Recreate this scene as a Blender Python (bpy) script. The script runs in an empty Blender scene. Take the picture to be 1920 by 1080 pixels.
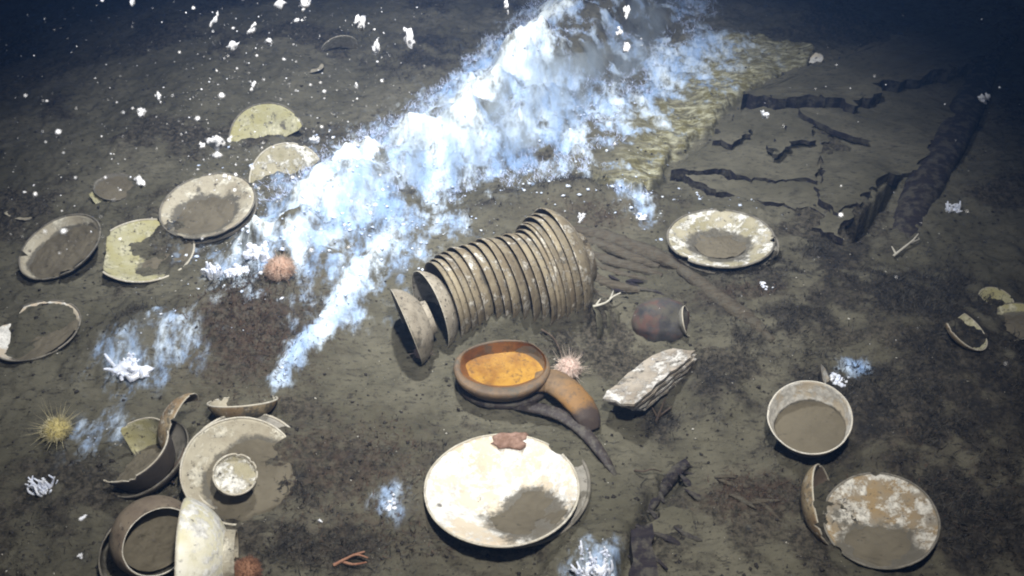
import bpy, bmesh, math, random
import numpy as np
from mathutils import Vector, Matrix

# ------------------------------------------------------------------ camera, water light, lamps, exposure
scene = bpy.context.scene
col = scene.collection
R_ = math.radians

CAM = np.array([0.0, 0.0, 1.5])
PITCH = R_(40.0)
F = 960.0 / math.tan(R_(30.0))
FWD = np.array([0.0, math.cos(PITCH), -math.sin(PITCH)])
RGT = np.array([1.0, 0.0, 0.0])
UPV = np.array([0.0, math.sin(PITCH), math.cos(PITCH)])

cd = bpy.data.cameras.new('camera')
cam = bpy.data.objects.new('camera', cd)
col.objects.link(cam)
cam.location = CAM
cam.rotation_euler = (R_(90) - PITCH, 0, 0)
cd.sensor_width = 36.0
cd.lens = 18.0 / math.tan(R_(30.0))
cd.clip_start = 0.02
cd.clip_end = 200
scene.camera = cam
cd.dof.use_dof = True
cd.dof.focus_distance = 2.2
cd.dof.aperture_fstop = 7.0

world = bpy.data.worlds.new('World')
scene.world = world
world.use_nodes = True
bg = world.node_tree.nodes['Background']
bg.inputs['Color'].default_value = (0.09, 0.12, 0.36, 1)
bg.inputs['Strength'].default_value = 0.055


def spot(name, loc, target, power, color, size, blend, radius):
    ld = bpy.data.lights.new(name, 'SPOT')
    ld.energy = power
    ld.color = color
    ld.spot_size = R_(size)
    ld.spot_blend = blend
    ld.shadow_soft_size = radius
    o = bpy.data.objects.new(name, ld)
    col.objects.link(o)
    o.location = loc
    d = Vector(target) - Vector(loc)
    o.rotation_euler = d.to_track_quat('-Z', 'Y').to_euler()
    return o


# flood lamps on the booms of the diving vehicle that carries the camera
spot('boom_lamp', (-0.18, 2.10, 2.45), (-0.18, 2.34, 0), 455, (0.98, 0.985, 0.98), 79, 1.0, 0.05)
spot('bow_lamp', (0.15, 0.45, 2.1), (-0.05, 1.40, 0), 235, (1.0, 0.96, 0.89), 84, 1.0, 0.05)
spot('mast_lamp', (-0.25, -0.15, 1.75), (-0.45, 2.6, 0.5), 16, (0.90, 0.95, 1.0), 100, 1.0, 0.04)

scene.view_settings.view_transform = 'Standard'
scene.view_settings.look = 'None'
scene.view_settings.exposure = 0.08
scene.view_settings.gamma = 1.0
scene.view_settings.use_curve_mapping = False
scene.render.engine = 'CYCLES'
scene.cycles.use_denoising = True
scene.cycles.max_bounces = 5
scene.cycles.diffuse_bounces = 2
scene.cycles.glossy_bounces = 2
scene.cycles.volume_bounces = 1
scene.cycles.filter_width = 2.0
scene.cycles.sample_clamp_indirect = 3.0

rng = np.random.RandomState(11)
random.seed(11)

# ------------------------------------------------------------------ noise
_perm = rng.permutation(256)
_perm = np.concatenate([_perm, _perm])
_ang = rng.rand(256) * 2 * math.pi
_gx, _gy = np.cos(_ang), np.sin(_ang)


def pn(x, y):
    x = np.asarray(x, float); y = np.asarray(y, float)
    xi = np.floor(x).astype(int); yi = np.floor(y).astype(int)
    fx = x - xi; fy = y - yi
    u = fx * fx * fx * (fx * (fx * 6 - 15) + 10)
    v = fy * fy * fy * (fy * (fy * 6 - 15) + 10)

    def g(ix, iy, dx, dy):
        h = _perm[(_perm[ix & 255] + iy) & 255]
        return _gx[h] * dx + _gy[h] * dy
    a = g(xi, yi, fx, fy); b = g(xi + 1, yi, fx - 1, fy)
    c = g(xi, yi + 1, fx, fy - 1); d = g(xi + 1, yi + 1, fx - 1, fy - 1)
    return (a + u * (b - a)) + v * ((c + u * (d - c)) - (a + u * (b - a)))


def fbm(x, y, scale, octv=4, gain=0.5, seed=0.0):
    s = 0; amp = 1.0; f = 1.0 / scale
    for i in range(octv):
        s = s + amp * pn(np.asarray(x) * f + 17.3 * i + seed, np.asarray(y) * f - 9.1 * i + seed * 1.7)
        amp *= gain; f *= 2.03
    return s


def sstep(a, b, x):
    t = np.clip((np.asarray(x, float) - a) / (b - a), 0, 1)
    return t * t * (3 - 2 * t)


# ------------------------------------------------------------------ picture point -> place on a level plane
def ray(px, py):
    d = FWD + RGT * ((px - 960.0) / F) + UPV * ((540.0 - py) / F)
    return d


def P(px, py, z=0.0):
    d = ray(px, py)
    t = (z - CAM[2]) / d[2]
    return CAM + d * t


def PL(pts, z=0.0):
    return np.array([P(a, b, z)[:2] for a, b in pts])


def seg_dist(x, y, poly, closed=False, radii=None):
    """distance to a polyline, the parameter along it, and the signed side"""
    x = np.asarray(x, float); y = np.asarray(y, float)
    best = np.full(x.shape, 1e9); par = np.zeros(x.shape); side = np.zeros(x.shape)
    n = len(poly)
    last = n if closed else n - 1
    for i in range(last):
        a = poly[i]; b = poly[(i + 1) % n]
        ex, ey = b[0] - a[0], b[1] - a[1]
        L2 = ex * ex + ey * ey + 1e-12
        t = np.clip(((x - a[0]) * ex + (y - a[1]) * ey) / L2, 0, 1)
        dx = x - (a[0] + t * ex); dy = y - (a[1] + t * ey)
        d = np.hypot(dx, dy)
        m = d < best
        best = np.where(m, d, best); par = np.where(m, (i + t) / last, par)
        side = np.where(m, np.sign(ex * dy - ey * dx), side)
    return best, par, side


def inside(x, y, poly):
    x = np.asarray(x, float); y = np.asarray(y, float)
    r = np.zeros(x.shape, bool)
    n = len(poly)
    for i in range(n):
        a = poly[i]; b = poly[(i + 1) % n]
        c = ((a[1] > y) != (b[1] > y)) & (x < (b[0] - a[0]) * (y - a[1]) / (b[1] - a[1] + 1e-12) + a[0])
        r ^= c
    return r


def sdist(x, y, poly):
    d, _, _ = seg_dist(x, y, poly, True)
    return np.where(inside(x, y, poly), d, -d)


# ------------------------------------------------------------------ the lie of the seabed
RIDGE = PL([(575, 470), (650, 385), (750, 318), (860, 262), (960, 190), (1050, 115), (1120, 40), (1190, -50), (1240, -130)])
LEDGE = PL([(1075, 345), (1062, 300), (1090, 245), (1150, 180), (1215, 110), (1300, 70), (1400, 82), (1530, 108), (1500, 148),
            (1440, 172), (1400, 188), (1370, 205), (1345, 228), (1338, 250), (1300, 262), (1290, 285), (1255, 300),
            (1238, 335), (1200, 375), (1140, 370)])
LEDGE_LINE = PL([(1070, 330), (1130, 230), (1220, 130), (1300, 60)])
BRIGHT = [(P(a, b)[0], P(a, b)[1], r) for a, b, r in ((652, 345, .075), (690, 330, .06), (880, 215, .08), (870, 270, .07), (985, 140, .10), (960, 160, .08), (1030, 60, .09), (780, 280, .05), (600, 400, .05), (1075, 10, .08), (490, 478, .04))]
WZONE = PL([(610, 480), (578, 430), (600, 380), (640, 310), (740, 235), (830, 135), (960, 70), (1050, -60), (1330, -60), (1330, 60), (1390, 85), (1410, 120), (1350, 175),
            (1260, 270), (1160, 365), (1085, 345), (1010, 330), (900, 385), (800, 440), (720, 500), (660, 520)])
STREAK = PL([(690, 515), (650, 590), (600, 640), (560, 690), (520, 735)])
HOLE = PL([(1692, 333), (1672, 338), (1662, 352), (1650, 372), (1632, 385), (1612, 412), (1580, 418), (1588, 432),
           (1602, 452), (1622, 438), (1648, 402), (1672, 372)])
GULLY = PL([(1285, 868), (1262, 890), (1243, 915), (1225, 950), (1205, 985), (1190, 1030), (1180, 1090)])
MOUNDS = [  # px, py, radius along x, radius along y, height
    (1020, 612, .12, .032, .066), (930, 632, .08, .032, .046), (1130, 600, .13, .05, .050),
    (480, 590, .24, .20, .06), (260, 650, .14, .12, .05), (1500, 620, .40, .22, .035),
    (660, 860, .18, .12, .025), (1020, 385, .20, .10, .05), (1130, 385, .18, .06, .04),
    (420, 620, .1, .1, .02), (1780, 760, .35, .25, .05), (740, 965, .10, .07, .02), (1115, 1055, .09, .06, .035),
]
MOUNDS += [(1352, 395, .12, .05, .02), (389, 335, .10, .05, .022), (130, 425, .08, .05, .02), (330, 440, .06, .05, .02), (530, 850, .07, .08, .03), (1650, 868, .10, .03, .022),
           (1010, 830, .10, .03, .018), (90, 590, .10, .05, .02), (1480, 880, .05, .06, .02), (1350, 760, .09, .08, .03), (1700, 640, .22, .12, .05), (1850, 850, .2, .2, .05), (600, 1000, .15, .1, .03), (1560, 560, .2, .08, .03), (160, 950, .1, .1, .03)]
MOUNDS = [(P(a, b)[0], P(a, b)[1], rx, ry, hh) for a, b, rx, ry, hh in MOUNDS]


def height(x, y, fine=True):
    x = np.asarray(x, float); y = np.asarray(y, float)
    h = 0.035 * fbm(x, y, 0.8, 2) + 0.022 * fbm(x, y, 0.22, 4, .55, seed=3)
    h = h - 0.22 * sstep(-1.0, -3.2, x) - 0.10 * sstep(2.0, 4.0, x)
    for mx, my, rx, ry, hh in MOUNDS:
        h = h + hh * np.exp(-((x - mx) / rx) ** 2 - ((y - my) / ry) ** 2)
    # white ridge
    d, t, s = seg_dist(x, y, RIDGE)
    dw = d + 0.09 * fbm(x, y, 0.16, 3, seed=5)
    w = np.exp(-(dw / 0.17) ** 2)
    h = h + w * (0.08 + 0.05 * t + 0.07 * fbm(x, y, 0.17, 3, seed=8))
    for bx, by, br in BRIGHT:
        h = h + .042 * np.exp(-(((x - bx) ** 2 + (y - by) ** 2) / (br * .8) ** 2)) * (1 + .5 * fbm(x, y, .07, 3, seed=51))
    # shelf of crust along the ridge
    sd = sdist(x, y, LEDGE) + 0.030 * fbm(x, y, 0.07, 5, .62, seed=2)
    h = h + 0.036 * sstep(-0.006, 0.016, sd) + 0.007 * sstep(0, .02, sd) * fbm(x, y, .05, 3, seed=31)
    # low step beside the white streak
    d, t, s = seg_dist(x, y, STREAK)
    h = h + 0.012 * np.exp(-(d / .03) ** 2)
    # hole in the rotted planking
    sd = sdist(x, y, HOLE) + 0.012 * fbm(x, y, 0.04, 2, seed=4)
    h = h - 0.30 * sstep(-0.004, 0.012, sd)
    # gully
    d, t, s = seg_dist(x, y, GULLY)
    h = h - 0.05 * np.exp(-((d + 0.02 * fbm(x, y, .05, 2, seed=6)) / .022) ** 2)
    if fine:
        h = h + 0.0085 * fbm(x, y, 0.05, 4, .6, seed=12) + 0.006 * np.abs(fbm(x, y, 0.022, 2, seed=14)) 
    return h


def hz(x, y):
    return float(height(np.array([x]), np.array([y]))[0])


def at(px, py, dz=0.0):
    """where the line of sight meets the seabed (raised by dz)"""
    d = ray(px, py)
    ts = np.linspace(0.9, 6.5, 700)
    q = CAM[None] + d[None] * ts[:, None]
    hh = height(q[:, 0], q[:, 1], False) + dz
    k = np.argmax(q[:, 2] < hh)
    if k == 0:
        return P(px, py, dz)
    a = (q[k - 1, 2] - hh[k - 1]); b = (hh[k] - q[k, 2])
    t = ts[k - 1] + (ts[k] - ts[k - 1]) * a / (a + b + 1e-12)
    return CAM + d * t


def depth_of(p):
    return float(np.dot(p - CAM, FWD))


def pix(p):
    v = np.asarray(p) - CAM
    dd = np.dot(v, FWD)
    return 960 + F * np.dot(v, RGT) / dd, 540 - F * np.dot(v, UPV) / dd


# ------------------------------------------------------------------ materials
class NT:
    def __init__(self, name):
        self.m = bpy.data.materials.new(name)
        self.m.use_nodes = True
        self.t = self.m.node_tree
        self.b = self.t.nodes['Principled BSDF']
        self.tc = self.t.nodes.new('ShaderNodeTexCoord')

    def n(self, kind, **kw):
        nd = self.t.nodes.new(kind)
        for k, v in kw.items():
            setattr(nd, k, v)
        return nd

    def link(self, a, b):
        self.t.links.new(a, b)

    def noise(self, scale, detail=4, rough=0.6, coord='Object', dist=0.0, off=None, stretch=None):
        nd = self.n('ShaderNodeTexNoise')
        nd.inputs['Scale'].default_value = scale
        nd.inputs['Detail'].default_value = detail
        nd.inputs['Roughness'].default_value = rough
        nd.inputs['Distortion'].default_value = dist
        mp = self.n('ShaderNodeMapping')
        if off: mp.inputs['Location'].default_value = off
        if stretch: mp.inputs['Scale'].default_value = stretch
        self.link(self.tc.outputs[coord], mp.inputs['Vector'])
        self.link(mp.outputs[0], nd.inputs['Vector'])
        return nd.outputs['Fac']

    def ramp(self, src, lo, hi, a=0.0, b=1.0):
        mr = self.n('ShaderNodeMapRange', interpolation_type='SMOOTHSTEP')
        mr.inputs['From Min'].default_value = lo
        mr.inputs['From Max'].default_value = hi
        mr.inputs['To Min'].default_value = a
        mr.inputs['To Max'].default_value = b
        self.link(src, mr.inputs['Value'])
        return mr.outputs[0]

    def math(self, op, a, b):
        nd = self.n('ShaderNodeMath', operation=op)
        for i, v in enumerate((a, b)):
            if isinstance(v, (int, float)): nd.inputs[i].default_value = v
            else: self.link(v, nd.inputs[i])
        return nd.outputs[0]

    def mix(self, fac, a, b):
        nd = self.n('ShaderNodeMix', data_type='RGBA')
        for key, v in ((0, fac), (6, a), (7, b)):
            if isinstance(v, (int, float)): nd.inputs[key].default_value = v
            elif isinstance(v, tuple): nd.inputs[key].default_value = (*v, 1)
            else: self.link(v, nd.inputs[key])
        return nd.outputs[2]

    def attr(self, name):
        nd = self.n('ShaderNodeAttribute', attribute_name=name)
        return nd.outputs['Fac']

    def bump(self, src, strength, dist=0.01, prev=None):
        nd = self.n('ShaderNodeBump')
        nd.inputs['Strength'].default_value = strength
        nd.inputs['Distance'].default_value = dist
        self.link(src, nd.inputs['Height'])
        if prev is not None: self.link(prev, nd.inputs['Normal'])
        return nd.outputs[0]

    def done(self, color, rough=0.9, normal=None, spec=0.2):
        if isinstance(color, tuple): self.b.inputs['Base Color'].default_value = (*color, 1)
        else: self.link(color, self.b.inputs['Base Color'])
        if isinstance(rough, (int, float)): self.b.inputs['Roughness'].default_value = rough
        else: self.link(rough, self.b.inputs['Roughness'])
        self.b.inputs['Specular IOR Level'].default_value = spec
        if normal is not None: self.link(normal, self.b.inputs['Normal'])
        return self.m


def seabed_material():
    k = NT('seabed_silt')
    n1 = k.noise(3.5, 6, 0.62)
    n2 = k.noise(24.0, 6, 0.72, stretch=(.7, 1.2, 1))
    n3 = k.noise(80.0, 5, 0.80, stretch=(.45, 1.3, 1))
    c = k.mix(k.ramp(n1, .33, .67), (0.091, 0.085, 0.060), (0.146, 0.136, 0.100))
    c = k.mix(k.ramp(n2, .46, .68, 0, .55), c, (0.062, 0.058, 0.045))
    c = k.mix(k.ramp(n3, .54, .63, 0, .85), c, (0.034, 0.031, 0.026))
    c = k.mix(k.ramp(k.noise(150, 4, .75, off=(3, 1, 2)), .66, .74, 0, .8), c, (0.32, 0.31, 0.27))
    tf = k.math('ADD', k.attr('turf'), k.math('MULTIPLY', k.math('SUBTRACT', k.noise(60, 6, .8, off=(6, 1, 2), stretch=(.7, 1.2, 1)), .5), 1.6))
    c = k.mix(k.ramp(tf, .35, .85, 0, .9), c, k.mix(k.ramp(k.noise(70, 5, .8, off=(2, 8, 2)), .40, .62), (0.020, 0.018, 0.015), (0.098, 0.086, 0.066)))
    c = k.mix(k.math('MULTIPLY', k.attr('rust'), k.ramp(k.noise(45, 5, .75, off=(5, 5, 5)), .38, .66, 0, .8)), c, (0.080, 0.054, 0.040))
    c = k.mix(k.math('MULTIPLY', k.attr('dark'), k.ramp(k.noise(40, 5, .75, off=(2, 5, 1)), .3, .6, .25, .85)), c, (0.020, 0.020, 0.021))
    ol = k.math('MULTIPLY', k.attr('olive'), k.ramp(k.noise(38, 6, .78, off=(1, 7, 3), stretch=(.30, 1.6, 1)), .34, .58))
    c = k.mix(ol, c, k.mix(k.ramp(k.noise(50, 5, .75, stretch=(.4, 1.3, 1)), .42, .62), (0.150, 0.132, 0.055), (0.42, 0.41, 0.29)))
    w = k.math('ADD', k.attr('white'), k.math('MULTIPLY', k.math('SUBTRACT', k.noise(17, 7, .72, off=(9, 2, 4), stretch=(1.3, .7, .6)), .5), 3.5))
    wf = k.math('MULTIPLY', k.ramp(w, .12, 1.0), k.ramp(k.attr('white'), .04, .25))
    wn = k.math('ADD', k.math('MULTIPLY', k.math('SUBTRACT', k.noise(8, 6, .68, off=(2, 2, 8), stretch=(1.5, .55, .6)), .5), 2.4), k.math('MULTIPLY', k.attr('bright'), 1.1))
    wc = k.mix(k.ramp(wn, -.35, .75), (0.28, 0.41, 0.64), (0.86, 0.94, 0.96))
    wd = k.ramp(k.noise(42, 6, .8, off=(4, 7, 1), stretch=(1.2, .8, .7)), .58, .72, 0, .65)
    wf = k.math('MULTIPLY', wf, k.math('SUBTRACT', 1.0, wd))
    c = k.mix(wf, c, wc)
    h = k.math('ADD', k.math('MULTIPLY', n2, .6), k.math('MULTIPLY', n3, .4))
    nb = k.bump(h, 0.8, 0.012)
    return k.done(c, .95, nb, .08)


def ceramic(name, c1, c2, crust=(0.72, 0.66, 0.52), spots=(0.06, 0.05, 0.04), crust_lo=.5, silt=.5, dark=.62, scale=1.0,
            silt_c=(0.115, 0.105, 0.082), rough=.7, bump=.4, streak=None, stain=.65, vary=False):
    k = NT(name)
    oi = k.n('ShaderNodeObjectInfo')
    k.mapv = oi.outputs['Random']
    # every piece takes its own cut of the pattern
    add = k.n('ShaderNodeVectorMath', operation='ADD')
    cmb = k.n('ShaderNodeCombineXYZ')
    for i, f in enumerate((13.0, 29.0, 7.0)):
        k.link(k.math('MULTIPLY', oi.outputs['Random'], f), cmb.inputs[i])
    k.link(k.tc.outputs['Object'], add.inputs[0]); k.link(cmb.outputs[0], add.inputs[1])

    class _T: pass
    k.tc = _T(); k.tc.outputs = {'Object': add.outputs[0]}
    a = k.noise(9 * scale, 6, .65, stretch=streak)
    b = k.noise(20 * scale, 7, .75, off=(4, 4, 4), stretch=streak)
    c = k.noise(75 * scale, 5, .75, off=(7, 3, 1))
    e = k.noise(34 * scale, 6, .8, off=(2, 6, 3))
    cc = k.mix(k.ramp(a, .36, .62), c1, c2)
    cf = k.ramp(b, crust_lo, crust_lo + .09)
    cc = k.mix(cf, cc, k.mix(k.ramp(c, .38, .62), crust, tuple(v * .62 for v in crust)))
    hv = k.n('ShaderNodeHueSaturation'); k.link(k.math('ADD', .72, k.math('MULTIPLY', oi.outputs['Random'], .5)), hv.inputs['Value']); k.link(cc, hv.inputs['Color'])
    if vary: cc = hv.outputs[0]
    # brown stains, then small dark pits
    cc = k.mix(k.ramp(e, .56, .70, 0, stain), cc, tuple((u * .35 + v * .65) for u, v in zip(c1, spots)))
    cc = k.mix(k.ramp(c, dark, dark + .05, 0, .9), cc, spots)
    vo = k.n('ShaderNodeTexVoronoi'); vo.inputs['Scale'].default_value = 30 * scale
    k.link(add.outputs[0], vo.inputs['Vector'])
    pit = k.math('MULTIPLY', k.ramp(vo.outputs['Distance'], .10, .20, 1, 0), k.ramp(a, .53, .60))
    cc = k.mix(k.math('MULTIPLY', pit, .85), cc, spots)
    sl = k.ramp(k.noise(12 * scale, 7, .72, off=(1, 9, 5)), silt, silt + .09, 0, .95)
    sm = k.math('ADD', k.attr('silted'), k.math('MULTIPLY', k.math('SUBTRACT', k.noise(17, 7, .75, off=(3, 9, 5)), .5), 2.6))
    sl = k.math('MAXIMUM', sl, k.math('MULTIPLY', k.ramp(sm, .35, .85, 0, .95), k.ramp(k.attr('silted'), .02, .2)))
    cc = k.mix(sl, cc, silt_c)
    h = k.math('ADD', k.math('MULTIPLY', cf, .5), k.math('MULTIPLY', c, .6))
    nb = k.bump(h, bump, .006)
    return k.done(cc, rough, nb, .3)


def wood(name, c1, c2, sc=1.0, rough=.9):
    k = NT(name)
    g = k.noise(14 * sc, 5, .65, stretch=(1, 9, 9))
    n = k.noise(30 * sc, 4, .7)
    c = k.mix(k.ramp(g, .35, .65), c1, c2)
    c = k.mix(k.ramp(n, .45, .62, 0, .7), c, (0.105, 0.098, 0.078))
    return k.done(c, rough, k.bump(g, .6, .01), .15)


def plain(name, c1, c2, sc=40, rough=.9, bump=.3, spec=.15, sss=0):
    k = NT(name)
    n = k.noise(sc, 5, .7)
    c = k.mix(k.ramp(n, .35, .65), c1, c2)
    m = k.done(c, rough, k.bump(n, bump, .005), spec)
    return m


M = {}
M['seabed'] = seabed_material()
def fill_material():
    k = NT('smooth_fill_silt')
    n = k.noise(9, 5, .6); n2 = k.noise(60, 5, .75, stretch=(.5, 1.3, 1))
    c = k.mix(k.ramp(n, .35, .65), (0.115, 0.100, 0.072), (0.155, 0.136, 0.099))
    c = k.mix(k.ramp(n2, .60, .68, 0, .8), c, (0.045, 0.040, 0.032))
    return k.done(c, .95, k.bump(n2, .25, .006), .08)


M['fill'] = fill_material()
M['white_in'] = ceramic('glaze_with_white_crust', (0.60, 0.50, 0.37), (0.72, 0.64, 0.50), (0.93, 0.91, 0.84), crust_lo=.44, silt=.72, dark=.70, rough=.45, scale=.72, stain=.35)
M['mottled_in'] = ceramic('mottled_yellow_white_crust', (0.30, 0.27, 0.17), (0.44, 0.40, 0.29), (0.84, 0.82, 0.74), crust_lo=.47, silt=.63, dark=.60, scale=1.0, stain=.8, bump=.7)
M['ochre_in'] = ceramic('ochre_glaze_with_grey_crust', (0.30, 0.21, 0.10), (0.24, 0.22, 0.18), (0.68, 0.65, 0.57), crust_lo=.47, silt=.58, dark=.60, scale=1.2, stain=.8)
M['bright_rim'] = ceramic('clean_pale_rim', (0.66, 0.62, 0.52), (0.76, 0.72, 0.62), (0.85, 0.82, 0.74), crust_lo=.5, silt=.75, dark=.7, scale=2)
M['cream_in'] = ceramic('glaze_with_cream_crust', (0.34, 0.30, 0.22), (0.46, 0.42, 0.32), (0.66, 0.62, 0.50), crust_lo=.50, silt=.58, dark=.60, stain=.8, scale=1.1)
M['yellow_in'] = ceramic('glaze_with_yellow_crust', (0.36, 0.33, 0.16), (0.42, 0.40, 0.26), (0.58, 0.55, 0.38), crust_lo=.50, silt=.58, dark=.58, stain=.8, scale=1.2)
M['grey_in'] = ceramic('glaze_under_silt', (0.20, 0.19, 0.16), (0.30, 0.28, 0.24), (0.50, 0.47, 0.40), crust_lo=.60, silt=.50, dark=.62)
M['white_out'] = ceramic('pale_glaze_outside', (0.72, 0.68, 0.46), (0.90, 0.88, 0.76), (0.95, 0.94, 0.88), crust_lo=.48, silt=.74, dark=.64, rough=.32, stain=.4)
M['brown_out'] = ceramic('stained_outside', (0.13, 0.10, 0.075), (0.22, 0.18, 0.13), (0.38, 0.34, 0.28), crust_lo=.60, silt=.60, dark=.58)
M['dark_out'] = ceramic('dark_stained_outside', (0.055, 0.048, 0.045), (0.10, 0.085, 0.07), (0.26, 0.24, 0.22), crust_lo=.62, silt=.60, dark=.58)
M['tan_out'] = ceramic('tan_stained_outside', (0.26, 0.18, 0.10), (0.36, 0.29, 0.18), (0.60, 0.55, 0.45), crust_lo=.54, silt=.54, dark=.58, scale=1.6, stain=.8)
M['stack'] = ceramic('stacked_bowl_glaze', (0.165, 0.132, 0.085), (0.275, 0.232, 0.155), (0.64, 0.60, 0.51), crust_lo=.52, silt=.57, dark=.58, scale=1.5, vary=True, bump=.7)
M['beige_out'] = ceramic('silted_beige_outside', (0.24, 0.21, 0.16), (0.36, 0.32, 0.25), (0.52, 0.48, 0.40), crust_lo=.54, silt=.55, dark=.57, scale=1.4)
M['rim'] = ceramic('worn_rim', (0.42, 0.38, 0.30), (0.58, 0.54, 0.44), (0.70, 0.66, 0.56), crust_lo=.5, silt=.66, dark=.64, scale=2)
M['dark_rim'] = ceramic('silted_rim', (0.14, 0.13, 0.11), (0.24, 0.22, 0.18), (0.40, 0.38, 0.32), crust_lo=.6, silt=.5, dark=.6, scale=2)


# ------------------------------------------------------------------ object helpers
def mesh_obj(name, verts, faces, mats, parent=None, smooth=True, midx=None):
    me = bpy.data.meshes.new(name)
    me.from_pydata([tuple(v) for v in verts], [], faces)
    for m in (mats if isinstance(mats, (list, tuple)) else [mats]):
        me.materials.append(m)
    if midx is not None:
        me.polygons.foreach_set('material_index', np.array(midx, dtype=np.int32))
    if smooth:
        me.polygons.foreach_set('use_smooth', np.ones(len(me.polygons), dtype=bool))
    me.update()
    o = bpy.data.objects.new(name, me)
    col.objects.link(o)
    if parent is not None:
        o.parent = parent
    return o


def big_mesh(name, V, quads, mats, tris=None, smooth=True):
    """fast path for numpy arrays"""
    me = bpy.data.meshes.new(name)
    nq = 0 if quads is None else len(quads)
    nt = 0 if tris is None else len(tris)
    me.vertices.add(len(V))
    me.vertices.foreach_set('co', np.asarray(V, dtype=np.float32).ravel())
    loops = []
    starts = []
    if nq:
        loops.append(np.asarray(quads, dtype=np.int32).ravel())
        starts.append(np.arange(nq, dtype=np.int32) * 4)
    if nt:
        loops.append(np.asarray(tris, dtype=np.int32).ravel())
        starts.append(np.arange(nt, dtype=np.int32) * 3 + nq * 4)
    loops = np.concatenate(loops); starts = np.concatenate(starts)
    me.loops.add(len(loops))
    me.loops.foreach_set('vertex_index', loops)
    me.polygons.add(nq + nt)
    me.polygons.foreach_set('loop_start', starts)
    me.update(calc_edges=True)
    me.validate()
    if smooth:
        me.polygons.foreach_set('use_smooth', np.ones(len(me.polygons), dtype=bool))
    for m in (mats if isinstance(mats, (list, tuple)) else [mats]):
        me.materials.append(m)
    o = bpy.data.objects.new(name, me)
    col.objects.link(o)
    return o


def tag(o, label=None, cat=None, group=None, kind=None):
    if label: o['label'] = label
    if cat: o['category'] = cat
    if group: o['group'] = group
    if kind: o['kind'] = kind
    return o


# ------------------------------------------------------------------ SEABED
def grid_axis(lo, hi, step, far_lo, far_hi):
    mid = np.arange(lo, hi, step)
    a = []; s = step; p = lo
    while p > far_lo:
        s *= 1.25; p -= s; a.append(p)
    b = []; s = step; p = mid[-1]
    while p < far_hi:
        s *= 1.25; p += s; b.append(p)
    return np.concatenate([a[::-1], mid, b])


def near_axis():
    out = [0.82]
    while out[-1] < 4.9:
        out.append(out[-1] + 0.0052 * (0.8 + 0.33 * max(0, out[-1] - .8)))
    s = 0.02; p = out[-1]
    while p < 14:
        s *= 1.2; p += s; out.append(p)
    a = []; s = .006; p = .82
    while p > -6:
        s *= 1.3; p -= s; a.append(p)
    return np.array(a[::-1] + out)


gx = grid_axis(-2.45, 2.45, 0.0068, -14, 14)
gy = near_axis()
X, Y = np.meshgrid(gx, gy)
Z = height(X, Y)


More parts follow.
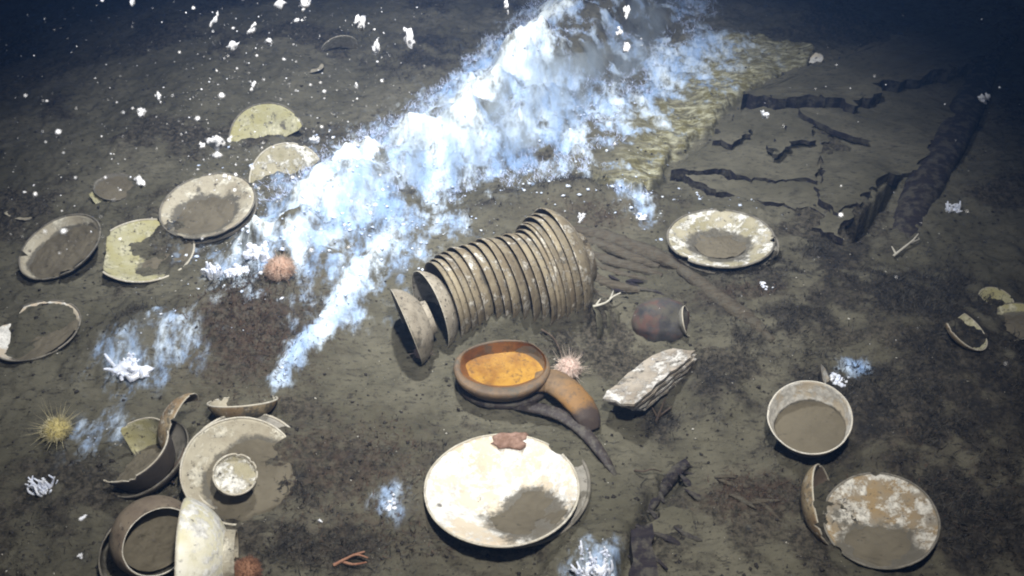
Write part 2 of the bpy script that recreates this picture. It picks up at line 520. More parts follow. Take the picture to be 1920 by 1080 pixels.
def surface_attrs(X, Y):
    d, t, s = seg_dist(X, Y, RIDGE)
    n = fbm(X, Y, .22, 4, seed=21)
    n2 = fbm(X, Y, .07, 3, seed=22)
    white = 1.15 * np.exp(-((d + .10 * n + .05 * n2) / (.20 + .06 * t)) ** 2)
    white = np.maximum(white, .75 * np.exp(-((d + .05 * n) / .33) ** 2) * sstep(-.25, .35, n2 + n))
    sd = sdist(X, Y, LEDGE)
    # distance along the shelf: whiter by the ridge, olive away from it
    dl, _, _ = seg_dist(X, Y, LEDGE_LINE)
    dl = dl + .08 * n + .04 * n2
    wz = sdist(X, Y, WZONE) + .07 * n + .05 * n2
    white = np.maximum(white * .8, .78 * sstep(-.13, .14, wz))
    white = np.maximum(white * (1 - .75 * sstep(.10, .46, dl) * sstep(-.03, .02, sd)), .5 * sstep(-.01, .03, sd) * (1 - sstep(.05, .55, dl)))
    olive = sstep(-.012, .015, sd) * sstep(.0, .26, dl)
    for px, py, r in ((1070, 118, .14), (1150, 140, .13), (1180, 55, .15), (1235, 20, .14), (1250, 75, .08), (1110, 60, .08), (1150, 335, .11), (1215, 275, .08), (1280, 215, .07), (840, 250, .05), (930, 240, .06), (720, 330, .05), (1110, 275, .04), (1020, 300, .05), (905, 385, .07), (830, 130, .06), (760, 390, .05), (560, 460, .05)):
        q = P(px, py)
        white = white - .75 * np.exp(-(((X - q[0]) ** 2 + (Y - q[1]) ** 2 * .5) / r ** 2)) * (.8 + n2 * 1.5)
    d2, t2, s2 = seg_dist(X, Y, STREAK)
    white = np.maximum(white, .95 * np.exp(-((d2 + .02 * n2) / (.045 - .02 * t2)) ** 2))
    for px, py, r, a in ((470, 500, .09, .7), (430, 512, .06, .7), (250, 690, .09, .60), (330, 640, .07, .55), (190, 820, .07, .5), (735, 950, .05, .55),
                         (1120, 1068, .055, .95), (1590, 715, .035, .9), (330, 690, .08, .45),
                         (500, 440, .16, .55), (620, 520, .14, .4), (540, 420, .14, .5), (740, 460, .12, .6), (820, 430, .10, .5), (1180, 385, .06, .7), (1195, 410, .06, .5)):
        q = P(px, py)
        white = np.maximum(white, a * np.exp(-(((X - q[0]) ** 2 + (Y - q[1]) ** 2) / r ** 2)) + .12 * n2 * a)
    rust = np.zeros_like(X)
    for px, py, rx, ry, a in ((480, 640, .16, .2, 1.), (640, 880, .22, .14, .7), (1400, 930, .10, .06, 1.), (1300, 500, .2, .04, .7),
                              (1370, 580, .15, .04, .8), (700, 990, .2, .1, .5), (1120, 420, .2, .06, .6), (1760, 960, .3, .3, .25)):
        q = P(px, py)
        rust = np.maximum(rust, a * np.exp(-((X - q[0]) / rx) ** 2 - ((Y - q[1]) / ry) ** 2))
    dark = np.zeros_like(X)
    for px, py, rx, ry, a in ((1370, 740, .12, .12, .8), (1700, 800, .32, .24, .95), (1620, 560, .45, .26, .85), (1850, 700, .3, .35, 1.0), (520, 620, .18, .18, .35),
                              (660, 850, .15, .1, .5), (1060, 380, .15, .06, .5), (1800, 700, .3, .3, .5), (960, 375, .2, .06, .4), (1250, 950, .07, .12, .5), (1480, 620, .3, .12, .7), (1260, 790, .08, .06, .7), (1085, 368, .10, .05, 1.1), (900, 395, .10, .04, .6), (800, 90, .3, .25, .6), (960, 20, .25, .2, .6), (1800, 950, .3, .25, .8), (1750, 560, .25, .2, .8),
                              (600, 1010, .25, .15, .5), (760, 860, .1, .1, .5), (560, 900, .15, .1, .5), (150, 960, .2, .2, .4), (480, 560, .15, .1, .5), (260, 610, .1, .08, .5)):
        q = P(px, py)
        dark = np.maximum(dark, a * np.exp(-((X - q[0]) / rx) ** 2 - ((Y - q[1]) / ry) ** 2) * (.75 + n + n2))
    dark = np.maximum(dark, .6 * sstep(0, .02, sdist(X, Y, HOLE)))
    bright = np.zeros_like(X)
    for bx, by, br in BRIGHT:
        bright = np.maximum(bright, np.exp(-(((X - bx) ** 2 + (Y - by) ** 2) / br ** 2)) * (1 + .9 * n2 + .5 * n))
    white = np.maximum(white, bright * 1.1)
    global LAST_BRIGHT
    LAST_BRIGHT = np.clip(bright, 0, 1.2)
    turf = sstep(-.15, .45, fbm(X, Y, .38, 4, seed=71) + .35 * n2) * .85
    turf = np.maximum(turf, np.clip(dark * 1.4, 0, 1)); turf = np.maximum(turf, np.clip(rust * 1.2, 0, 1))
    global LAST_TURF
    LAST_TURF = turf * (1 - np.clip(white * 1.6, 0, 1)) * (1 - sstep(-.02, .02, sd))
    return np.clip(white, 0, 1.3), np.clip(olive, 0, 1), np.clip(rust, 0, 1), np.clip(dark, 0, 1)


A_w, A_o, A_r, A_d = surface_attrs(X, Y)
A_b = LAST_BRIGHT; A_t = LAST_TURF
# lumps of mat and loose flakes roughen the white ground
rough_h = np.clip(A_w, 0, 1) * (0.022 * np.abs(fbm(X, Y, .05, 4, .6, seed=41)) + .012 * np.abs(fbm(X, Y, .018, 2, seed=43)))
Z = Z + rough_h + A_t * (0.012 * np.abs(fbm(X, Y, .06, 3, .6, seed=44)) + .006 * np.abs(fbm(X, Y, .02, 2, seed=45)))
ny, nx = X.shape
idx = np.arange(nx * ny).reshape(ny, nx)
quads = np.stack([idx[:-1, :-1], idx[:-1, 1:], idx[1:, 1:], idx[1:, :-1]], -1).reshape(-1, 4)
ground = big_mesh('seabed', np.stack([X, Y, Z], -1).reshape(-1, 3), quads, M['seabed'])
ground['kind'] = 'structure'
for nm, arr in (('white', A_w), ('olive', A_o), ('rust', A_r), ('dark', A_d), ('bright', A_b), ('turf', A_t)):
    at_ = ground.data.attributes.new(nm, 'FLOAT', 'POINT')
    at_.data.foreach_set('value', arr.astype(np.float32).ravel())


# ------------------------------------------------------------------ DISHES
def prof(kind, depth):
    """inner wall: radius and height over s = 0 (centre) .. 1 (rim), in rim radii"""
    s = np.linspace(0, 1, 22)
    if kind == 'plate':
        r = s
        z = -depth * (1 - sstep(.30, 1.05, s) / float(sstep(.30, 1.05, 1.0)))
    elif kind == 'wide':        # wide flat-rimmed dish
        r = s
        z = -depth * (1 - np.clip((s - .25) / .75, 0, 1) ** 1.3)
    elif kind == 'bowl':
        a = s * R_(78)
        r = np.sin(a) / math.sin(R_(78)); z = -depth * (np.cos(a) - math.cos(R_(78))) / (1 - math.cos(R_(78)))
    elif kind == 'flare':
        r = s
        z = -depth * (1 - s ** 2.6)
    elif kind == 'cup':
        t = np.clip(s / .42, 0, 1); u = np.clip((s - .42) / .58, 0, 1)
        r = np.where(s < .42, .72 * t, .72 + .28 * u ** .7)
        z = np.where(s < .42, -depth + .10 * depth * t ** 4, -depth * (.90 - .90 * u))
    elif kind == 'jar':
        t = np.clip(s / .3, 0, 1); u = np.clip((s - .3) / .7, 0, 1)
        r = np.where(s < .3, .75 * t, .75 + .42 * np.sin(u * math.pi * .78) + .25 * u * 0 )
        r = np.where(s < .3, r, r + (1 - (.75 + .42 * math.sin(math.pi * .78))) * u)
        z = np.where(s < .3, -depth, -depth * (1 - u))
    return r, z


def pose(c, beta, ratio, facing, dz, z=None):
    C = at(*c, dz) if z is None else P(*c, z)
    d = C - CAM; d = d / np.linalg.norm(d)
    r = np.cross(d, np.array([0, 0, 1.0])); r /= np.linalg.norm(r)
    # image axes of the camera, not of the ray
    r = RGT - d * np.dot(RGT, d); r /= np.linalg.norm(r)
    u = np.cross(r, d)
    th = math.acos(ratio)
    b = R_(beta)
    n = math.sin(th) * (math.cos(b) * r + math.sin(b) * u) - facing * math.cos(th) * d
    n /= np.linalg.norm(n)
    x = r - n * np.dot(r, n)
    if np.linalg.norm(x) < .25:
        x = u - n * np.dot(u, n)
    x /= np.linalg.norm(x)
    y = np.cross(n, x)
    return C, x, y, n


def frame_matrix(C, x, y, n):
    return Matrix(((x[0], y[0], n[0], C[0]), (x[1], y[1], n[1], C[1]), (x[2], y[2], n[2], C[2]), (0, 0, 0, 1)))


def dish(name, label, cat, c, major, ratio, beta=90, facing=1, dz=.03, shape='plate', depth=.2, mats=('cream_in', 'brown_out', 'rim'),
         cuts=(), jag=.05, sed=None, foot=(.42, .06), thick=.035, group=None, z=None, rimw=.022, wob=.012, segs=72, sedmat=None, foot_mat=None, chip=.25,
         sed_white=None, frame=None, radius=None):
    if frame is None:
        C, x, y, n = pose(c, beta, ratio, facing, dz, z)
        R = major / 2 / F * depth_of(C)
    else:
        C, x, y, n = frame
        R = radius
    seed = (abs(hash_f(c[0], c[1], major))) % 97
    r, zz = prof(shape, depth)
    m = len(r)
    # outer wall: offset along the wall normal
    dr = np.gradient(r); dzz = np.gradient(zz)
    ln = np.hypot(dr, dzz) + 1e-9
    ro = r + thick * dzz / ln; zo = zz - thick * dr / ln
    ro[0] = 0; zo[0] = zz[0] - thick
    th = np.linspace(0, 2 * math.pi, segs, endpoint=False)
    smax = np.ones(segs)
    jn = fbm(np.cos(th) * 2.2 + seed, np.sin(th) * 2.2, .55, 4, .65, seed=seed)
    for phi, dcut in cuts:
        cs = np.cos(th - R_(phi))
        lim = np.where(cs > .05, dcut / np.maximum(cs, .05), 9)
        rr = np.interp(np.clip(lim + jag * jn * 2.0, .02, 9), r, np.linspace(0, 1, m)) if np.all(np.diff(r) > 0) else np.clip(lim + jag * jn * 2, .02, 9)
        smax = np.minimum(smax, np.where(lim < 1.0, np.clip(rr, .02, 1), 1))
    # small chips in the rim
    smax = smax - np.clip(fbm(np.cos(th) * 4 + seed, np.sin(th) * 4, .5, 3, .6, seed=seed + 2) - .38, 0, 1) * chip
    wobr = 1 + wob * fbm(np.cos(th) * 1.5, np.sin(th) * 1.5 + seed, .9, 2, seed=seed)
    V = []; faces = []; mi = []
    sN = np.linspace(0, 1, m)
    for j in range(m):
        s = sN[j] * smax
        a = np.interp(s, sN, r) * wobr; b = np.interp(s, sN, zz)
        V.append(np.stack([a * np.cos(th), a * np.sin(th), b], -1))
    for j in range(m):
        s = sN[j] * smax
        a = np.interp(s, sN, ro) * wobr; b = np.interp(s, sN, zo)
        V.append(np.stack([a * np.cos(th), a * np.sin(th), b], -1))
    V = np.concatenate(V) * R
    for j in range(m - 1):
        for i in range(segs):
            i2 = (i + 1) % segs
            q = [j * segs + i, j * segs + i2, (j + 1) * segs + i2, (j + 1) * segs + i]
            if j == 0: q = [i, (m and segs) + i2, segs + i][:3] if False else [j * segs + i, (j + 1) * segs + i2, (j + 1) * segs + i]
            faces.append(q[::1]); mi.append(0)
            o = m * segs
            q = [o + j * segs + i2, o + j * segs + i, o + (j + 1) * segs + i, o + (j + 1) * segs + i2]
            if j == 0: q = [o + i, o + (j + 1) * segs + i, o + (j + 1) * segs + i2]
            faces.append(q); mi.append(1)
    a0 = (m - 1) * segs; b0 = (2 * m - 1) * segs
    for i in range(segs):
        i2 = (i + 1) % segs
        faces.append([a0 + i, a0 + i2, b0 + i2, b0 + i]); mi.append(2)
    ob = mesh_obj(name, V, faces, [M[k] for k in mats], None, True, mi)
    if sed:
        vi = V[:m * segs] / R
        pl = sed[1] + sed[2] * (vi[:, 0] * math.cos(R_(sed[0])) + vi[:, 1] * math.sin(R_(sed[0])))
        val = np.concatenate([sstep(-.13, .01, pl - vi[:, 2]), np.zeros(m * segs)])
        aa = ob.data.attributes.new('silted', 'FLOAT', 'POINT'); aa.data.foreach_set('value', val.astype(np.float32))
    ob.matrix_world = frame_matrix(C, x, y, n)
    tag(ob, label, cat, group)
    # rolled lip where the rim survives
    if rimw:
        tube = 8; RV = []; RF = []
        ok = smax > .985
        for i in range(segs):
            for q in range(tube):
                an = 2 * math.pi * q / tube
                rad = (1 + thick * .4 + rimw * math.cos(an)) * wobr[i]
                RV.append((rad * R * math.cos(th[i]), rad * R * math.sin(th[i]), R * (rimw * math.sin(an) * .9)))
        for i in range(segs):
            i2 = (i + 1) % segs
            if ok[i] and ok[i2]:
                for q in range(tube):
                    q2 = (q + 1) % tube
                    RF.append([i * tube + q, i2 * tube + q, i2 * tube + q2, i * tube + q2])
        if RF:
            mesh_obj('rim', RV, RF, M[mats[2]], ob)
    if foot:
        fr, fh = foot
        zf = float(np.interp(fr, ro[1:] if np.all(np.diff(ro) > 0) else r, zo[1:] if np.all(np.diff(ro) > 0) else zo))
        lo = -depth - thick - fh
        FV = []; FF = []
        ringp = [(fr + .03, zf + .015), (fr + .015, lo), (fr - .03, lo), (fr - .05, zf + .02)]
        for i in range(48):
            an = 2 * math.pi * i / 48
            for a, b in ringp:
                FV.append((a * R * math.cos(an), a * R * math.sin(an), b * R))
        for i in range(48):
            i2 = (i + 1) % 48
            for q in range(3):
                FF.append([i * 4 + q, i * 4 + q + 1, i2 * 4 + q + 1, i2 * 4 + q])
        lim = min([dc for _, dc in cuts] + [1])
        if lim > fr + .08:
            mesh_obj('foot_ring', FV, FF, M[foot_mat or mats[1]], ob)
    if sed:
        phi, a_, b_, rmax = sed[:4]
        nr, ns = 40, 96
        SV = []; SF = []
        rr = np.linspace(0, rmax, nr)
        tt = np.linspace(0, 2 * math.pi, ns, endpoint=False)
        A, B = np.meshgrid(rr, tt, indexing='ij')
        px_, py_ = A * np.cos(B), A * np.sin(B)
        lump = .040 * fbm(px_ * 1.0 + seed, py_, .32, 5, .65, seed=seed + 5) + .06 * fbm(px_ + seed, py_, .7, 2, seed=seed + 7)
        zs = a_ + b_ * (px_ * math.cos(R_(phi)) + py_ * math.sin(R_(phi))) + lump
        if np.all(np.diff(r) > 0):
            zin = np.interp(A, r, zz)
        else:
            zin = np.interp(A, np.maximum.accumulate(r), zz)
        zs = np.maximum(zs, zin - thick * .6)
        sm_t = np.interp(B, np.append(th, 2 * math.pi), np.append(smax, smax[0]))
        lim = np.interp(sm_t, sN, r)
        zs = np.where((A > lim * .97) & ((rmax <= 1.0) | (lim < .98)), np.minimum(zs, zin - thick * .6), zs)
        if rmax > 1:
            ed = A - .90 + .10 * fbm(px_ * 1.0 + seed, py_, .3, 4, .65, seed=seed + 11)
            zs = np.where(ed > 0, zs - ed * .9, zs)
        SV = np.stack([px_, py_, zs], -1).reshape(-1, 3) * R
        for j in range(nr - 1):
            for i in range(ns):
                i2 = (i + 1) % ns
                q = [j * ns + i, (j + 1) * ns + i, (j + 1) * ns + i2, j * ns + i2]
                if j == 0: q = [0, ns + i, ns + i2]
                # skip what lies well under the glaze
                zq = [SV[v][2] / R for v in q]; rq = [math.hypot(SV[v][0], SV[v][1]) / R for v in q]
                if all(zq[t] < np.interp(rq[t], np.maximum.accumulate(r), zz) - thick * .4 for t in range(len(q))):
                    continue
                SF.append(q)
        if SF:
            s = mesh_obj('sediment_fill', SV, SF, M[sedmat or 'fill'], ob)
    return ob


def hash_f(*a):
    v = 0.0
    for i, t in enumerate(a):
        v += (i + 1.37) * float(t) * 0.731
    return v


# --- bright plate in front and the plate under it
dish('plate', 'grey silted plate almost hidden under the bright white plate at the bottom', 'plate', (957, 905), 292, .74, 92, dz=.012,
     depth=.17, mats=('grey_in', 'brown_out', 'dark_rim'))
big_plate = dish('plate', 'largest bright white plate with pitted crust, below the amber pan', 'plate', (941, 912), 284, .71, 92, dz=.055, depth=.27,
     mats=('white_in', 'dark_out', 'rim'), sed=(-50, -.325, .33, .95), rimw=.016)
# --- plate right of the stack, double
dish('plate', 'dark plate edge showing beneath the mottled white plate right of the bowl stack', 'plate', (1356, 456), 196, .55, 86, dz=.016,
     depth=.2, mats=('grey_in', 'dark_out', 'dark_rim'))
dish('plate', 'mottled cream plate with a silt patch in its middle, upper right of the bowl stack', 'plate', (1351, 445), 194, .545, 86, dz=.046,
     depth=.2, mats=('mottled_in', 'dark_out', 'dark_rim'), sed=(-95, -.17, .07, .50))
# --- upper left group
dish('plate', 'lower plate of the stacked pair at upper left, only its edge visible', 'plate', (391, 394), 176, .62, 108, dz=.012, depth=.22,
     mats=('grey_in', 'dark_out', 'dark_rim'))
dish('plate', 'upper plate of the stacked pair at upper left, half full of silt', 'plate', (389, 384), 174, .63, 110, dz=.042, depth=.24,
     mats=('cream_in', 'dark_out', 'dark_rim'), sed=(-120, -.16, .13, .93))
dish('bowl', 'oval silt-filled bowl farthest left beside the yellow broken bowl', 'bowl', (112, 461), 156, .58, 128, dz=.045, shape='flare', depth=.42,
     mats=('cream_in', 'dark_out', 'dark_rim'), sed=(-60, -.13, .12, .95))
dish('bowl', 'yellow crusted broken bowl with a straight left break', 'bowl', (272, 468), 172, .66, 100, dz=.03, shape='plate', depth=.26,
     mats=('yellow_in', 'dark_out', 'rim'), cuts=((176, .80),), jag=.02, sed=(-20, -.27, .30, .95))
dish('plate', 'pale leaf-shaped half of a plate standing in silt, upper of two', 'plate', (500, 258), 138, .90, 118, dz=.004, depth=.15,
     mats=('yellow_in', 'brown_out', 'dark_rim'), cuts=((-72, .12),), jag=.03, foot=None)
dish('plate', 'white half plate standing in silt next to the white ridge, lower of two', 'plate', (537, 332), 136, .90, 122, dz=.006, depth=.15,
     mats=('mottled_in', 'brown_out', 'rim'), cuts=((-58, .14),), jag=.03, foot=None)
dish('bowl', 'faint silt-covered ring of a buried bowl in the dim upper left', 'bowl', (218, 350), 78, .62, 96, dz=.012, shape='flare', depth=.3,
     mats=('grey_in', 'brown_out', 'dark_rim'), sed=(-90, -.05, .04, .97))
dish('shard', 'yellowish pottery shard below the faint buried ring', 'shard', (190, 372), 56, .6, 100, dz=.006, depth=.12,
     mats=('yellow_in', 'brown_out', 'dark_rim'), cuts=((200, .5), (20, .6)), foot=None)
dish('shard', 'low whitish shard lying in silt near the left edge', 'shard', (38, 402), 62, .4, 100, dz=.004, depth=.1,
     mats=('cream_in', 'brown_out', 'dark_rim'), cuts=((220, .4), (60, .5)), foot=None)
dish('bowl', 'half-buried bowl with a ragged white broken wall at the left edge', 'bowl', (66, 618), 158, .62, 116, dz=.018, shape='flare', depth=.4,
     mats=('white_in', 'brown_out', 'dark_rim'), cuts=((132, .90),), jag=.05, sed=(-50, -.22, .26, .95))
dish('shard', 'pale rounded shard high up in the dim background', 'shard', (636, 92), 70, .62, -70, dz=.006, depth=.14, mats=('cream_in', 'brown_out', 'rim'),
     cuts=((250, .35),), foot=None)
dish('shard', 'thin flat shard below the pale rounded shard', 'shard', (583, 127), 48, .35, 100, dz=.004, depth=.1, mats=('cream_in', 'brown_out', 'dark_rim'),
     cuts=((200, .5),), foot=None)
dish('shard', 'small pale shard at the far end of the olive crust shelf', 'shard', (1520, 112), 44, .55, 100, dz=.012, depth=.1,
     mats=('white_in', 'brown_out', 'rim'), cuts=((250, .3),), foot=None)
# --- right edge
dish('bowl', 'olive broken bowl half buried at the right edge', 'bowl', (1897, 603), 96, .72, 100, dz=.02, shape='flare', depth=.3, mats=('yellow_in', 'brown_out', 'dark_rim'),
     cuts=((160, .7),), sed=(-80, -.15, .1, .9))
dish('shard', 'dim olive shard just above the broken bowl at the right edge', 'shard', (1868, 562), 62, .66, 60, dz=.012, depth=.2, mats=('yellow_in', 'brown_out', 'rim'),
     cuts=((240, .45),), foot=None)
dish('bowl', 'tilted olive bowl with a thin white rim in the dark turf', 'bowl', (1812, 618), 92, .45, 40, dz=.02, shape='bowl', depth=.5,
     mats=('yellow_in', 'tan_out', 'rim'), cuts=((150, .6),), foot=None)
# --- lower left group
dish('bowl', 'pale bowl seen edge-on, buried above the big round dish', 'bowl', (455, 752), 124, .15, 95, dz=.035, shape='bowl', depth=.6, mats=('cream_in', 'tan_out', 'rim'),
     rimw=.03)
dish('bowl', 'outer rim of the dish lying under the big round dish at lower left', 'bowl', (466, 868), 214, .88, 80, dz=.012, shape='wide', depth=.25,
     mats=('grey_in', 'brown_out', 'rim'))
ringdish = dish('bowl', 'big round dish with a broad pale rim and silt ring at lower left', 'bowl', (452, 880), 210, .92, 80, dz=.035, shape='wide', depth=.32,
                mats=('cream_in', 'dark_out', 'rim'), sed=(-38, -.125, .24, 1.04), rimw=.02)
dish('cup', 'small round cup with mottled white top inside the big round dish', 'cup', (441, 889), 78, .94, 75, dz=.085, shape='cup', depth=1.3,
     mats=('white_in', 'dark_out', 'rim'), sed=(-70, -.18, .12, .97), sedmat='mottled_in', rimw=.05, foot=None)
dish('jar', 'round jar full of silt with a rough outside, bottom left corner', 'jar', (298, 1016), 130, .86, 318, dz=.085, shape='jar', depth=1.3,
     mats=('cream_in', 'brown_out', 'bright_rim'), sed=(-60, -.42, .22, .97), chip=.02, rimw=.02)
dish('bowl', 'dark bowl wall lying under the silt-filled jar', 'bowl', (272, 1035), 160, .90, 318, dz=.03, shape='cup', depth=.7,
     mats=('grey_in', 'dark_out', 'dark_rim'))
dish('bowl', 'bright white bowl lying on its side with foot ring outward, bottom left', 'bowl', (347, 1048), 218, .14, 184, facing=-1, dz=.07, shape='bowl', depth=.72,
     mats=('cream_in', 'white_out', 'rim'), foot=(.42, .09), foot_mat='cream_in', rimw=.02)
dish('bowl', 'larger dark bowl rim under the tilted broken cup', 'bowl', (274, 858), 168, .60, 135, dz=.03, shape='bowl', depth=.5,
     mats=('grey_in', 'dark_out', 'dark_rim'))
dish('cup', 'tilted silt-filled cup with a broken left wall', 'cup', (247, 842), 142, .62, 133, dz=.085, shape='cup', depth=.95,
     mats=('yellow_in', 'dark_out', 'rim'), cuts=((168, .60),), jag=.05, sed=(-80, -.55, .42, .97))
dish('bowl', 'dark broken bowl on its side with its curled rim above the tilted cup', 'bowl', (342, 795), 118, .30, -20, dz=.06, shape='bowl', depth=.62,
     mats=('brown_out', 'tan_out', 'rim'), cuts=((-60, .35),), foot=None)
# --- lower right group
dish('bowl', 'deep round bowl with a clean pale rim and silt inside, lower right', 'bowl', (1518, 781), 148, .90, 82, dz=.09, shape='cup', depth=.86,
     mats=('white_in', 'dark_out', 'bright_rim'), sed=(-75, -.50, .26, .97), rimw=.018)
dish('shard', 'thin dark shard standing behind the deep round bowl', 'shard', (1556, 728), 92, .12, 15, dz=.03, shape='flare', depth=.25, mats=('white_in', 'dark_out', 'dark_rim'),
     cuts=((-20, .3),), foot=None)
dish('bowl', 'tan bowl on its side, open end turned to the crusted plate', 'bowl', (1546, 946), 146, .24, 4, dz=.025, shape='bowl', depth=.50, foot=None,
     mats=('brown_out', 'tan_out', 'rim'), rimw=.022)
dish('plate', 'half-buried plate with grey crust and silt, bottom right', 'plate', (1650, 973), 198, .86, 86, dz=.040, depth=.16, mats=('ochre_in', 'dark_out', 'dark_rim'),
     sed=(-95, -.215, .265, 1.05))
M['pile'] = ceramic('mottled_sherd', (0.27, 0.23, 0.18), (0.44, 0.39, 0.32), (0.78, 0.75, 0.69), crust_lo=.49, silt=.54, dark=.60, scale=1.1, bump=.8)

# ------------------------------------------------------------------ the long stack of bowls lying on its side
TOPS = [(790, 500, 79), (800, 493, 80), (812, 482, 82), (824, 475, 83), (848, 468, 84), (868, 463, 86), (885, 458, 88), (905, 455, 90), (925, 450, 92),
        (944, 447, 95), (953, 441, 98), (960, 431, 102), (967, 423, 105), (974, 415, 108), (986, 405, 112)]
ST = [(0, 0, 0, 0), (0, 0, 0, 0)] + [(a + .50 * r, b + .86 * r, .036 + .036 * k / 14, 2 * r) for k, (a, b, r) in enumerate(TOPS)]
ORD = ['', 'second', 'third', 'fourth', 'fifth', 'sixth', 'seventh', 'eighth', 'ninth', 'tenth', 'eleventh', 'twelfth', 'thirteenth', 'fourteenth',
       'fifteenth', 'sixteenth', '']
jr = np.random.RandomState(9)
BASE = np.array(ST[2:], float)
tt = np.linspace(0, 1, 18)
body = [tuple(np.interp(t_ * (len(BASE) - 1), np.arange(len(BASE)), BASE[:, q]) for q in range(4)) for t_ in tt]
ST = [(762, 613, .050, 150), (806, 583, .034, 156)] + body
ORD = ['', 'second', 'third', 'fourth', 'fifth', 'sixth', 'seventh', 'eighth', 'ninth', 'tenth', 'eleventh', 'twelfth', 'thirteenth', 'fourteenth',
       'fifteenth', 'sixteenth', 'seventeenth', 'eighteenth', 'nineteenth']
LASTB = len(ST) - 1
for i, (px, py, z, mj) in enumerate(ST):
    if i > 1:
        px += jr.normal(0, .7); py += jr.normal(0, .7); mj *= 1 + jr.normal(0, .008)
    if i == 0: lab = 'smallest loose bowl at the lower left end of the lying stack'
    elif i == 1: lab = 'second bowl of the lying stack, its open mouth showing a bright rim'
    elif i == LASTB: lab = 'widest bowl closing the upper right end of the lying stack'
    else: lab = 'brown nested bowl, %s from the small loose end of the lying stack' % ORD[i]
    dish('stacked_bowl', lab, 'bowl', (px, py), mj, (.05 if i == 0 else .27 + .003 * i), (203 if i == 0 else 201 - .15 * i + jr.normal(0, .6)), z=z + .02, dz=0, shape='bowl',
         depth=.60 if i < LASTB else .46, mats=('grey_in' if i < 2 else 'dark_out', 'stack' if i > 1 else 'beige_out', 'stack' if i > 1 else 'rim'), group='bowls nested in the lying stack',
         foot=(.42, .05) if i in (0, LASTB) else None, rimw=.011, thick=.022, segs=72, chip=.02, wob=.006)

# silted-over stack to the right of it
SB = [(1104, 606, 96), (1124, 605, 94), (1143, 604, 92), (1162, 603, 92), (1180, 602, 92)]
for i, (px, py, mj) in enumerate(SB):
    dish('buried_bowl', ['leftmost', 'second', 'middle', 'fourth', 'last'][i] + ' silted rib of the buried bowl row left of the dark pot', 'bowl', (px, py), mj, .30, 188,
         dz=-.068, shape='bowl', depth=.5, mats=('seabed', 'seabed', 'seabed'), group='buried row of bowls', foot=None, rimw=.02, segs=48)
def pot_mat():
    k = NT('dark_pot_glaze')
    n = k.noise(14, 5, .6); n2 = k.noise(8, 5, .65, off=(3, 3, 1))
    c = k.mix(k.ramp(n, .35, .65), (0.050, 0.050, 0.054), (0.080, 0.076, 0.074))
    c = k.mix(k.ramp(n2, .50, .60, 0, .8), c, (0.13, 0.075, 0.06))
    c = k.mix(k.ramp(k.noise(14, 6, .75, off=(9, 3, 1)), .44, .58, 0, .85), c, (0.098, 0.092, 0.074))
    return k.done(c, .85, k.bump(n, .3, .006), .15)


M['pot'] = pot_mat()
M['pot_red'] = plain('red_brown_pot_stain', (0.11, 0.06, 0.05), (0.16, 0.09, 0.075), 25, .85, .2)
POT_AT = at(1240, 606)
dish('bowl', 'small rim standing out of silt at the right of the dark pot', 'bowl', (1287, 602), 56, .22, 8, dz=.022, shape='bowl', depth=.5,
     mats=('dark_out', 'grey_in', 'rim'), foot=None, rimw=.05)


# ------------------------------------------------------------------ lathe-free shapes: tubes, slabs, lumps
def tube(name, pts, radii, mat, parent=None, sides=9, rough=.15, flat=1.0, seed=0.0, sub=6):
    pts = np.array(pts, float); radii = np.array(radii, float)
    # smooth resample
    t = np.arange(len(pts)); tt = np.linspace(0, len(pts) - 1, (len(pts) - 1) * sub + 1)

    def cr(a):
        out = []
        for q in tt:
            i = min(int(q), len(pts) - 2); f = q - i
            p0 = a[max(i - 1, 0)]; p1 = a[i]; p2 = a[i + 1]; p3 = a[min(i + 2, len(pts) - 1)]
            out.append(.5 * ((2 * p1) + (-p0 + p2) * f + (2 * p0 - 5 * p1 + 4 * p2 - p3) * f * f + (-p0 + 3 * p1 - 3 * p2 + p3) * f ** 3))
        return np.array(out)
    C = cr(pts); Rd = np.interp(tt, t, radii)
    V = []; Fc = []
    n = len(C)
    for i in range(n):
        d = C[min(i + 1, n - 1)] - C[max(i - 1, 0)]; d /= np.linalg.norm(d) + 1e-9
        s = np.cross(d, (0, 0, 1.0)); 
        if np.linalg.norm(s) < 1e-3: s = np.array([1.0, 0, 0])
        s /= np.linalg.norm(s); u = np.cross(s, d)
        for k in range(sides):
            a = 2 * math.pi * k / sides
            w = 1 + rough * float(pn(i * .45 + seed, k * 1.3 + seed))
            V.append(C[i] + (s * math.cos(a) + u * math.sin(a) * flat) * Rd[i] * w)
    for i in range(n - 1):
        for k in range(sides):
            k2 = (k + 1) % sides
            Fc.append([i * sides + k, i * sides + k2, (i + 1) * sides + k2, (i + 1) * sides + k])
    Fc.append(list(range(sides))[::-1]); Fc.append([(n - 1) * sides + k for k in range(sides)])
    o = mesh_obj(name, V, Fc, mat, parent)
    bm = bmesh.new(); bm.from_mesh(o.data)
    bmesh.ops.recalc_face_normals(bm, faces=bm.faces[:])
    bm.to_mesh(o.data); bm.free()
    return o


def join_tubes(name, specs, mat, parent=None, sides=6):
    """several thin limbs of one thing as one mesh"""
    obs = [tube('tmp', p, r, mat, None, sides, .2, 1.0, s) for p, r, s in specs]
    V = []; Fc = []
    for o in obs:
        b = len(V)
        V += [tuple(v.co) for v in o.data.vertices]
        Fc += [[i + b for i in p.vertices] for p in o.data.polygons]
        me = o.data
        bpy.data.objects.remove(o); bpy.data.meshes.remove(me)
    return mesh_obj(name, V, Fc, mat, parent)


